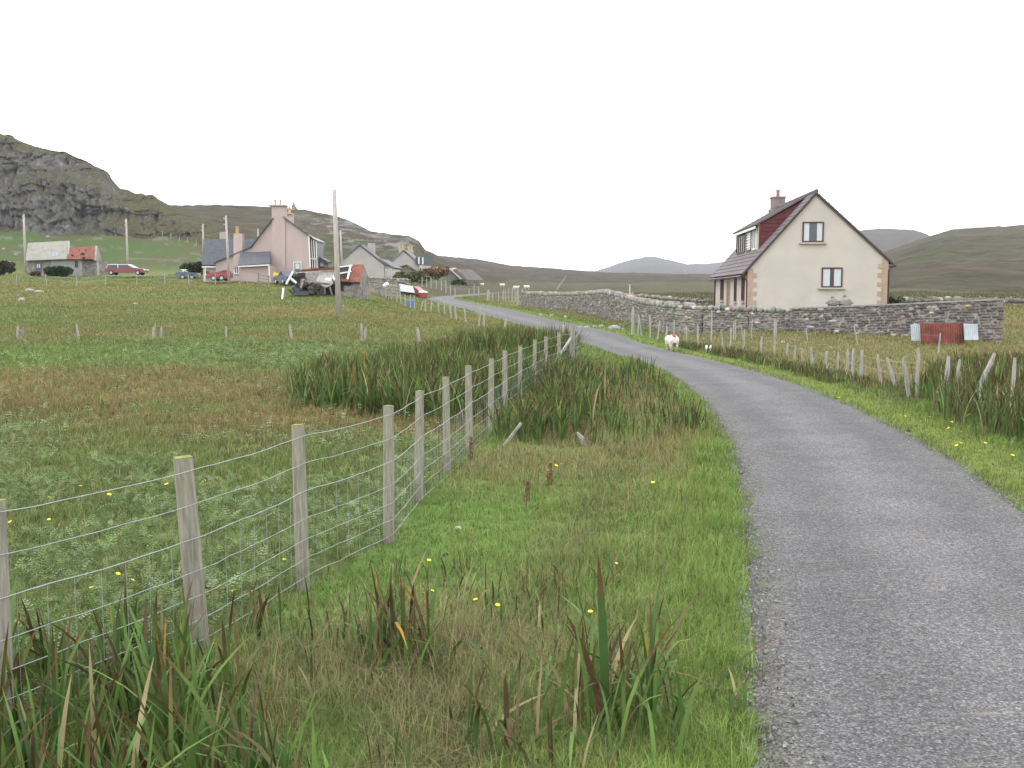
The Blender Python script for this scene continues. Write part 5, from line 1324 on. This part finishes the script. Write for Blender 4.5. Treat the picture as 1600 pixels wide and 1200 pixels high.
# ------------------------------------------------------------------ vehicles
def car(name, base, rz, paint, roofm, label, L_=4.2, W_c=1.65, H_=1.4, estate=False, group=None):
    root = thing(name, base, label, 'car' if 'van' not in name else 'van', rz=rz)
    def bl(mb, nm, mt, par=root, s=False): return mb.build(nm, mt, par, origin=(0, 0, 0), smooth=s)
    h = L_ / 2
    prof = [(-h, .32), (-h, .72), (-h + .1, .86), (-h + .8, .9), (h - 1.3, .92), (h - .25, .78), (h, .62), (h, .32)]
    m = MB(); m.prism([(x_, -W_c / 2, z_) for x_, z_ in prof], (0, W_c, 0)); bl(m, 'body', paint)
    g0, g1 = (-h + .15 if estate else -h + .7), h - 1.25
    cab = [(g0, .9), (g0 + (.18 if estate else .5), H_ - .05), (g1 - .75, H_ - .05), (g1, .91)]
    m = MB(); m.prism([(x_, -W_c / 2 + .1, z_) for x_, z_ in cab], (0, W_c - .2, 0)); cb_ = bl(m, 'windows', M['darkglass'])
    m = MB(); m.prism([(cab[1][0] - .03, -W_c / 2 + .08, H_ - .06), (cab[1][0] + .05, -W_c / 2 + .08, H_), (cab[2][0] - .05, -W_c / 2 + .08, H_), (cab[2][0] + .03, -W_c / 2 + .08, H_ - .06)], (0, W_c - .16, 0)); bl(m, 'roof', roofm)
    m = MB()
    for s in (-1, 1):
        yy = s * (W_c / 2 - .09)
        m.bar((cab[0][0], yy, cab[0][1]), (cab[1][0], yy, cab[1][1]), .06); m.bar((cab[3][0], yy, cab[3][1]), (cab[2][0], yy, cab[2][1]), .06); xm = (cab[1][0] + cab[2][0]) / 2; m.bar((xm, yy, .9), (xm, yy, H_ - .06), .07)
    bl(m, 'pillars', roofm)
    for sx in (-h + .75, h - .8):
        for sy in (-1, 1):
            m = MB(); m.tube([(sx, sy * (W_c / 2 - .18), .3), (sx, sy * (W_c / 2 + .01), .3)], .3, 14); w_ = bl(m, 'wheel', M['black'])
            m = MB(); m.tube([(sx, sy * (W_c / 2), .3), (sx, sy * (W_c / 2 + .03), .3)], .17, 10); bl(m, 'rim', M['zinc'], w_)
    for sy in (-1, 1):
        m = MB(); m.box((h + .01, sy * (W_c / 2 - .25), .66), (.05, .3, .14)); bl(m, 'headlight', M['carwhite'])
        m = MB(); m.box((-h - .01, sy * (W_c / 2 - .2), .72), (.05, .22, .16)); bl(m, 'tail_light', M['carred'])
    return root
b = G(201, 127); b.z = P(201, 430, 127).z; car('parked_car', b, 0, M['carmaroon'], M['carwhite'], 'dull red car with a pale roof parked right of the old barn', L_=4.9, H_=1.35, estate=True)
b = P(294, 437, 118); car('parked_car', b, .2, M['carblue'], M['carwhite'], 'small blue and white car half hidden in grass left of the pink house', L_=2.6, H_=1.2)
b = P(343, 439, 105.5); car('parked_car', b, pi, M['carred'], M['carred'], 'bright red car parked against the left wing of the pink house', L_=2.4, H_=1.15, estate=True)
b = P(448, 444, 104); car('parked_car', b, 2.2, M['carblue'], M['carblue'], 'blue grey car parked by the gable of the pink house', L_=3.4, H_=1.35)
# white sided pickup with red front
b = G(645, 122); b.z = P(650, 467, 122).z
vn = thing('pickup_truck', b, 'small truck with a slanting white side panel and red front end by the far road', 'truck', rz=-.35)
def bl(mb, nm, mt, par=vn): return mb.build(nm, mt, par, origin=(0, 0, 0))
m = MB(); m.prism([(-1.6, -.8, .75), (1.15, -.8, .35), (1.15, -.8, .55), (-1.6, -.8, 2.05)], (0, 1.6, 0)); bl(m, 'bed', M['dark'])
m = MB(); m.prism([(-1.45, -.85, .95), (.75, -.85, .72), (.45, -.85, 1.52), (-1.45, -.85, 1.85)], (0, -.05, 0)); bl(m, 'side_panel', M['carwhite'])
m = MB(); m.prism([(.75, -.8, .25), (1.65, -.8, .2), (1.68, -.8, .75), (1.3, -.8, .95), (.55, -.8, 1.5), (.4, -.8, 1.5)], (0, 1.6, 0)); bl(m, 'cab', M['carred'])
m = MB(); m.prism([(1.2, -.83, .78), (1.66, -.83, .72), (1.66, -.83, .85), (1.3, -.83, .98), (1.2, -.83, .92)], (0, 1.66, 0)); bl(m, 'bonnet_trim', M['carwhite'])
m = MB(); m.prism([(.75, -.82, .85), (1.15, -.82, .9), (.6, -.82, 1.4), (.55, -.82, 1.1)], (0, 1.64, 0)); bl(m, 'windows', M['darkglass'])
for sx in (-.9, 1.1):
    for sy in (-1, 1):
        m = MB(); m.tube([(sx, sy * .65, .28), (sx, sy * .84, .28)], .28, 12); bl(m, 'wheel', M['black'])
# blue drum
p = P(641, 474, 90); m = MB(); m.tube([p + Vector((0, 0, -.3)), p + Vector((0, 0, .05)), p + Vector((0, 0, .28)), p + Vector((0, 0, .32))], [.28, .3, .3, .24], 14)
tag(m.build('plastic_drum', M['bluedrum'], None, origin=p), 'blue drum standing behind the old fence posts below the truck', 'drum')
p = P(603, 445, 99); m = MB(); m.tube([p + Vector((-.25, 0, -.12)), p + Vector((.25, 0, .12))], [.16, .2], 9)
tag(m.build('white_float', M['carwhite'], None, origin=p), 'white float on top of the fence right of the derelict shed', 'float')
for k, (u, v, lab) in enumerate(((429.5, 431, 'left of two yellow buoys leaning against the pink gable'), (433.5, 432, 'right of two yellow buoys leaning against the pink gable'))):
    p = P(u, v, 105 + k * .3); m = MB(); m.ball(p, (.22, .22, .34), 10, 7); m.tube([p + Vector((0, 0, .3)), p + Vector((0, 0, .42))], .06, 6)
    tag(m.build('fishing_buoy', M['yellow'], None, origin=p - Vector((0, 0, .34))), lab, 'buoy')
# fence hurdles of stacked gates right of shed
pp = thing('old_pallets', P(612, 466, 100), 'stack of broken grey pallets and gates between the derelict shed and the truck', 'pallets')
m = MB()
for k in range(6): m.bar(P(603 + k * 4, 443, 100), P(604 + k * 4 + random.uniform(-2, 2), 467, 100), .12)
for k in range(4): m.bar(P(602, 446 + 5 * k, 99.9), P(626, 447 + 5 * k, 99.9), .1)
m.build('slats', M['oldpost'], pp)
m = MB(); m.bar(P(576, 440, 98), P(577, 462, 98), .22); m.build('orange_post', mat('orange_door', (.42, .18, .06), .8, .2, 3), pp)
m = MB(); m.box(P(588, 453, 103), (1.9, .3, 1.3)); m.build('dark_stack', M['shedstone'], pp)

# ------------------------------------------------------------------ poles
def pole(u0, v0, u1, v1, Y, label, r=.12, ins=True):
    a, b = P(u1, v1, Y), P(u0, v0, Y)
    a.z = min(a.z, gz(a.x, a.y) + .1) - .0
    root = thing('utility_pole', a, label, 'pole')
    m = MB(); m.tube([a - Vector((0, 0, .8)), a.lerp(b, .5), b], [r * 1.15, r, r * .78], 12); m.build('pole', M['polewood'], root, smooth=True)
    if ins:
        for k in (.35, .95):
            m = MB(); p_ = b - Vector((0, 0, k)); m.tube([p_, p_ + Vector((-.22, 0, .02))], .02, 5); m.ball(p_ + Vector((-.22, 0, .08)), (.045, .045, .08), 7, 5); m.build('insulator', M['zinc'], root)
    return root
pole(522, 296, 530, 497, 62, 'tall bleached wooden utility pole in the field in front of the derelict shed', .155)
pole(532, 360, 534.5, 412, 118, 'slim grey pole seen just right of the tall bleached pole', .12, False)
pole(353, 337, 358, 440, 104, 'pale pole in front of the pink house slate wing', .13)
pole(317, 350, 318.5, 420, 140, 'thin pole behind the left end of the pink house', .13)
pole(197, 342, 200, 424, 140, 'white utility pole standing behind the dull red car', .15)
pole(37, 335, 40.5, 430, 141, 'grey utility pole behind the left end of the old barn', .16)
pole(403, 357, 403.5, 385, 150, 'short pole behind the kink of the pink house roof', .12, False)
p0 = P(870, 452, 95); p1 = P(885, 431, 95); m = MB(); m.tube([p0, p1], [.07, .05], 6)
tag(m.build('leaning_stick', M['oldpost'], None, origin=p0), 'thin pole leaning right above the long rubble wall', 'pole')
p0 = P(984, 459, 62); p1 = P(984, 444, 62); m = MB(); m.tube([p0 - Vector((0, 0, .5)), p1], [.05, .045], 6)
tag(m.build('marker_post', M['zinc'], None, origin=p0), 'thin pale blue marker post sticking up behind the rubble wall', 'post')
# cairn on the skyline
cp = P(459, 329, 418); m = MB()
for (dx, z_, s_) in ((0, 0, 1.6), (.2, 1.0, 1.2), (-.1, 1.9, .9), (0, 2.7, .5), (1.3, 0, .8)): m.ball(cp + Vector((dx, 0, z_)), (s_, s_, .8), 7, 5, .2)
tag(m.build('cairn', M['rock'], None, origin=cp), 'small stone cairn on the moorland skyline above the pink house', 'cairn')

# ------------------------------------------------------------------ bushes
def bush(name, u, v, Y, wx, wy, h, c1, label, n=900, ls=.12, trunk=True):
    b = P(u, v, Y); b.z = min(b.z, gz(b.x, b.y) + .05)
    root = thing(name, b, label, 'shrub')
    pos = []; cl = []
    lobes = [(random.uniform(-.7, .7) * wx / 2, random.uniform(-.6, .6) * wy / 2, random.uniform(.35, .75) * h, random.uniform(.3, .5)) for _ in range(9)]
    for k in range(n):
        l_ = random.choice(lobes); th = random.uniform(0, 2 * pi); ph = math.acos(random.uniform(-1, 1)); rr = random.uniform(.5, 1) ** .5 * l_[3]
        p_ = (l_[0] + rr * wx * .5 * sin(ph) * cos(th), l_[1] + rr * wy * .5 * sin(ph) * sin(th), max(.03, l_[2] + rr * h * .8 * cos(ph)))
        pos.append(p_)
    pos = np.array(pos)
    TV = np.array([(-.5, 0, 0), (0, -.35, .1), (.6, 0, .05), (0, .35, .1)], float); TF = np.array([[0, 1, 2, 3]])
    col = np.array(c1) * jit(n, .35)
    o = scatter('foliage', TV, TF, pos, ls * (.6 + RNG.random(n)), RNG.random(n) * 2 * pi, RNG.uniform(-1.3, 1.3, n), col, M['leaf'])
    o.parent = root
    m = MB()
    for k in range(6): m.tube([(0, 0, -.2), (random.uniform(-.25, .25) * wx, random.uniform(-.2, .2) * wy, h * .6)], [.05, .02], 5)
    m.build('branches', M['bark'], root, origin=(0, 0, 0))
    return root
bush('dark_shrub', 89, 436, 132, 4.2, 2, 1.6, (.035, .06, .02), 'dark green shrub in front of the old barn wall', 2200, .3)
bush('brown_shrub', 56, 437, 132, 1.7, 1.4, 1.1, (.14, .075, .05), 'reddish brown bush below the barn window', 900, .22)
bush('dark_shrub', 5, 433, 133, 3, 2, 2.2, (.05, .06, .025), 'dark shrub at the left edge beside the pale boulders', 1500, .3)
bush('dark_shrub', 303, 426, 128, 3.2, 2, 1.6, (.035, .05, .02), 'dark shrub at the left end of the pink house slate wing', 1500, .3)
bush('orange_shrub', 682, 432, 205, 7.5, 3, 3.0, (.22, .135, .06), 'orange brown shrub right of the far grey house', 1500, .45)
bush('green_hedge', 640, 440, 165, 6, 2, 2.2, (.11, .12, .05), 'olive green garden bush in front of the far grey house', 1800, .4)
bush('green_hedge', 717, 446, 175, 2.6, 1.5, 1.1, (.06, .10, .035), 'small green bush under the pale barn roof', 900, .3)
bush('green_hedge', 1396, 474, 60.5, 1.6, 1.2, 1.0, (.05, .07, .03), 'small dark plant at the right corner of the cream house', 900, .14)

# ------------------------------------------------------------------ sheep
def sheep_mesh(name, graze=True):
    bm = bmesh.new()
    def ell(c, r, seg=16, rot=None):
        q = bmesh.ops.create_uvsphere(bm, u_segments=seg, v_segments=10, radius=1)
        Mx = Matrix.Translation(c) @ (rot or Matrix()) @ Matrix.Diagonal((*r, 1)); bmesh.ops.transform(bm, matrix=Mx, verts=q['verts'])
    # body along +x is forward
    ell((-.02, 0, .58), (.50, .265, .255)); ell((-.33, 0, .585), (.25, .285, .27)); ell((.30, 0, .58), (.24, .25, .24)); ell((-.56, 0, .50), (.05, .05, .14))
    if graze:
        ell((.50, 0, .50), (.20, .13, .15), rot=Matrix.Rotation(.7, 4, 'Y')); hx = (.68, .0, .32)
    else:
        ell((.50, 0, .70), (.18, .13, .17), rot=Matrix.Rotation(-.7, 4, 'Y')); hx = (.68, 0, .82)
    hr = Matrix.Rotation(1.0 if graze else .35, 4, 'Y')
    ell(hx, (.15, .075, .08), rot=hr); ell(Vector(hx) + Vector((.09, 0, -.09 if graze else -.03)), (.08, .05, .055), rot=hr)
    for s in (-1, 1): ell(Vector(hx) + Vector((-.07, s * .10, .05)), (.03, .07, .025))
    for (x_, y_) in ((.30, .13), (.30, -.13), (-.36, .15), (-.36, -.15)):
        k = -.04 if x_ < 0 else .02
        for i in range(9):
            t = i / 8; ell((x_ + (k * (1 if .3 < t < .7 else 0)), y_ * (1 - .12 * t), .50 - .46 * t), (.085 * (1 - t) ** 1.2 + .036, .08 * (1 - t) ** 1.2 + .034, .06), 8)
        ell((x_ + .02, y_ * .88, .025), (.05, .036, .03), 8)
    me = bpy.data.meshes.new(name); bm.to_mesh(me); bm.free()
    tmp = bpy.data.objects.new(name, me); COL.objects.link(tmp)
    r = tmp.modifiers.new('r', 'REMESH'); r.mode = 'VOXEL'; r.voxel_size = .016
    dg = bpy.context.evaluated_depsgraph_get(); ev = bpy.data.meshes.new_from_object(tmp.evaluated_get(dg))
    bpy.data.objects.remove(tmp)
    n = len(ev.vertices); co = np.empty(n * 3, np.float32); ev.vertices.foreach_get('co', co); co = co.reshape(-1, 3)
    nr = np.empty(n * 3, np.float32); ev.vertices.foreach_get('normal', nr); nr = nr.reshape(-1, 3)
    wool = (co[:, 2] > .34) & (co[:, 0] < (.56 if graze else .60))
    d = (vnoise(co[:, 0] * 22 + co[:, 2] * 9, co[:, 1] * 22 + co[:, 2] * 14, 5) - .4) * .045 * wool
    co = co + nr * d[:, None]; ev.vertices.foreach_set('co', co.ravel())
    C = np.ones((n, 4), np.float32); C[:, :3] = np.array([.66, .62, .52]) * (.85 + .3 * vnoise(co[:, 0] * 9, co[:, 1] * 9 + co[:, 2] * 9, 6))[:, None]
    leg = co[:, 2] < .30; C[leg, :3] = np.array([.45, .42, .36])
    face = co[:, 0] > (.60 if graze else .63); C[face, :3] = np.array([.045, .04, .04])
    if graze:
        mark = (np.hypot((co[:, 0] + .42) / .14, (co[:, 1] + .0) / .10) < 1) & (co[:, 2] > .74); C[mark, :3] = np.array([.65, .04, .10])
        rear_dark = (co[:, 0] < -.45) & (co[:, 2] < .5) & (np.abs(co[:, 1]) < .06); C[rear_dark, :3] = np.array([.12, .10, .08])  # dark brown strip down the middle of the lower rear
    at = ev.color_attributes.new('Col', 'FLOAT_COLOR', 'POINT'); at.data.foreach_set('color', C.ravel())
    ev.polygons.foreach_set('use_smooth', [True] * len(ev.polygons)); ev.materials.clear(); ev.materials.append(M['wool'])
    return ev
M['wool'] = mat_attr('sheep_wool', rough=.95, var=.12, scale=9, spec=.1)
s1 = bpy.data.objects.new('sheep', sheep_mesh('sheep')); COL.objects.link(s1)
p = P(1049, 549.5, 40.5); p.z = gz(p.x, p.y); s1.location = p; s1.rotation_euler = (0, 0, radians(97)); s1.scale = (.82, .82, .82)
tag(s1, 'white sheep with a red mark on its rump seen from behind at the road edge', 'sheep')
me2 = sheep_mesh('sheep', False)
for i, (u, v, Y, rz, lab) in enumerate(((752, 440, 205, .3, 'distant white sheep left of the far road, leftmost of the far ones'), (785, 437, 215, 2.6, 'distant white sheep second from the left beyond the garden fence'), (806.5, 442, 190, .1, 'distant white sheep third from the left just above the garden fence'), (823, 438, 195, 3.3, 'distant white sheep rightmost above the start of the rubble wall'))):
    o = bpy.data.objects.new('sheep', me2); COL.objects.link(o); p = P(u, v + 3, Y); o.location = (p.x, p.y, gz(p.x, p.y)); o.rotation_euler = (0, 0, rz); o.scale = (1, 1, 1)
    tag(o, lab, 'sheep', 'distant sheep beyond the road')
# haze: the damp air between here and the far hills
bm_ = MB(); bm_.box((0, 0, 110), (10600, 10600, 500))
hm, hnt, hp = newmat('haze_air'); hnt.nodes.remove(hp)
pv = hnt.nodes.new('ShaderNodeVolumePrincipled'); pv.inputs['Color'].default_value = (.93, .95, 1, 1); pv.inputs['Density'].default_value = HAZE
hnt.links.new(pv.outputs[0], hnt.nodes['Material Output'].inputs['Volume'])
hz = bm_.build('haze', hm, None, origin=(0, 0, 0)); tag(hz, kind='stuff')
print('objects', len(bpy.data.objects))
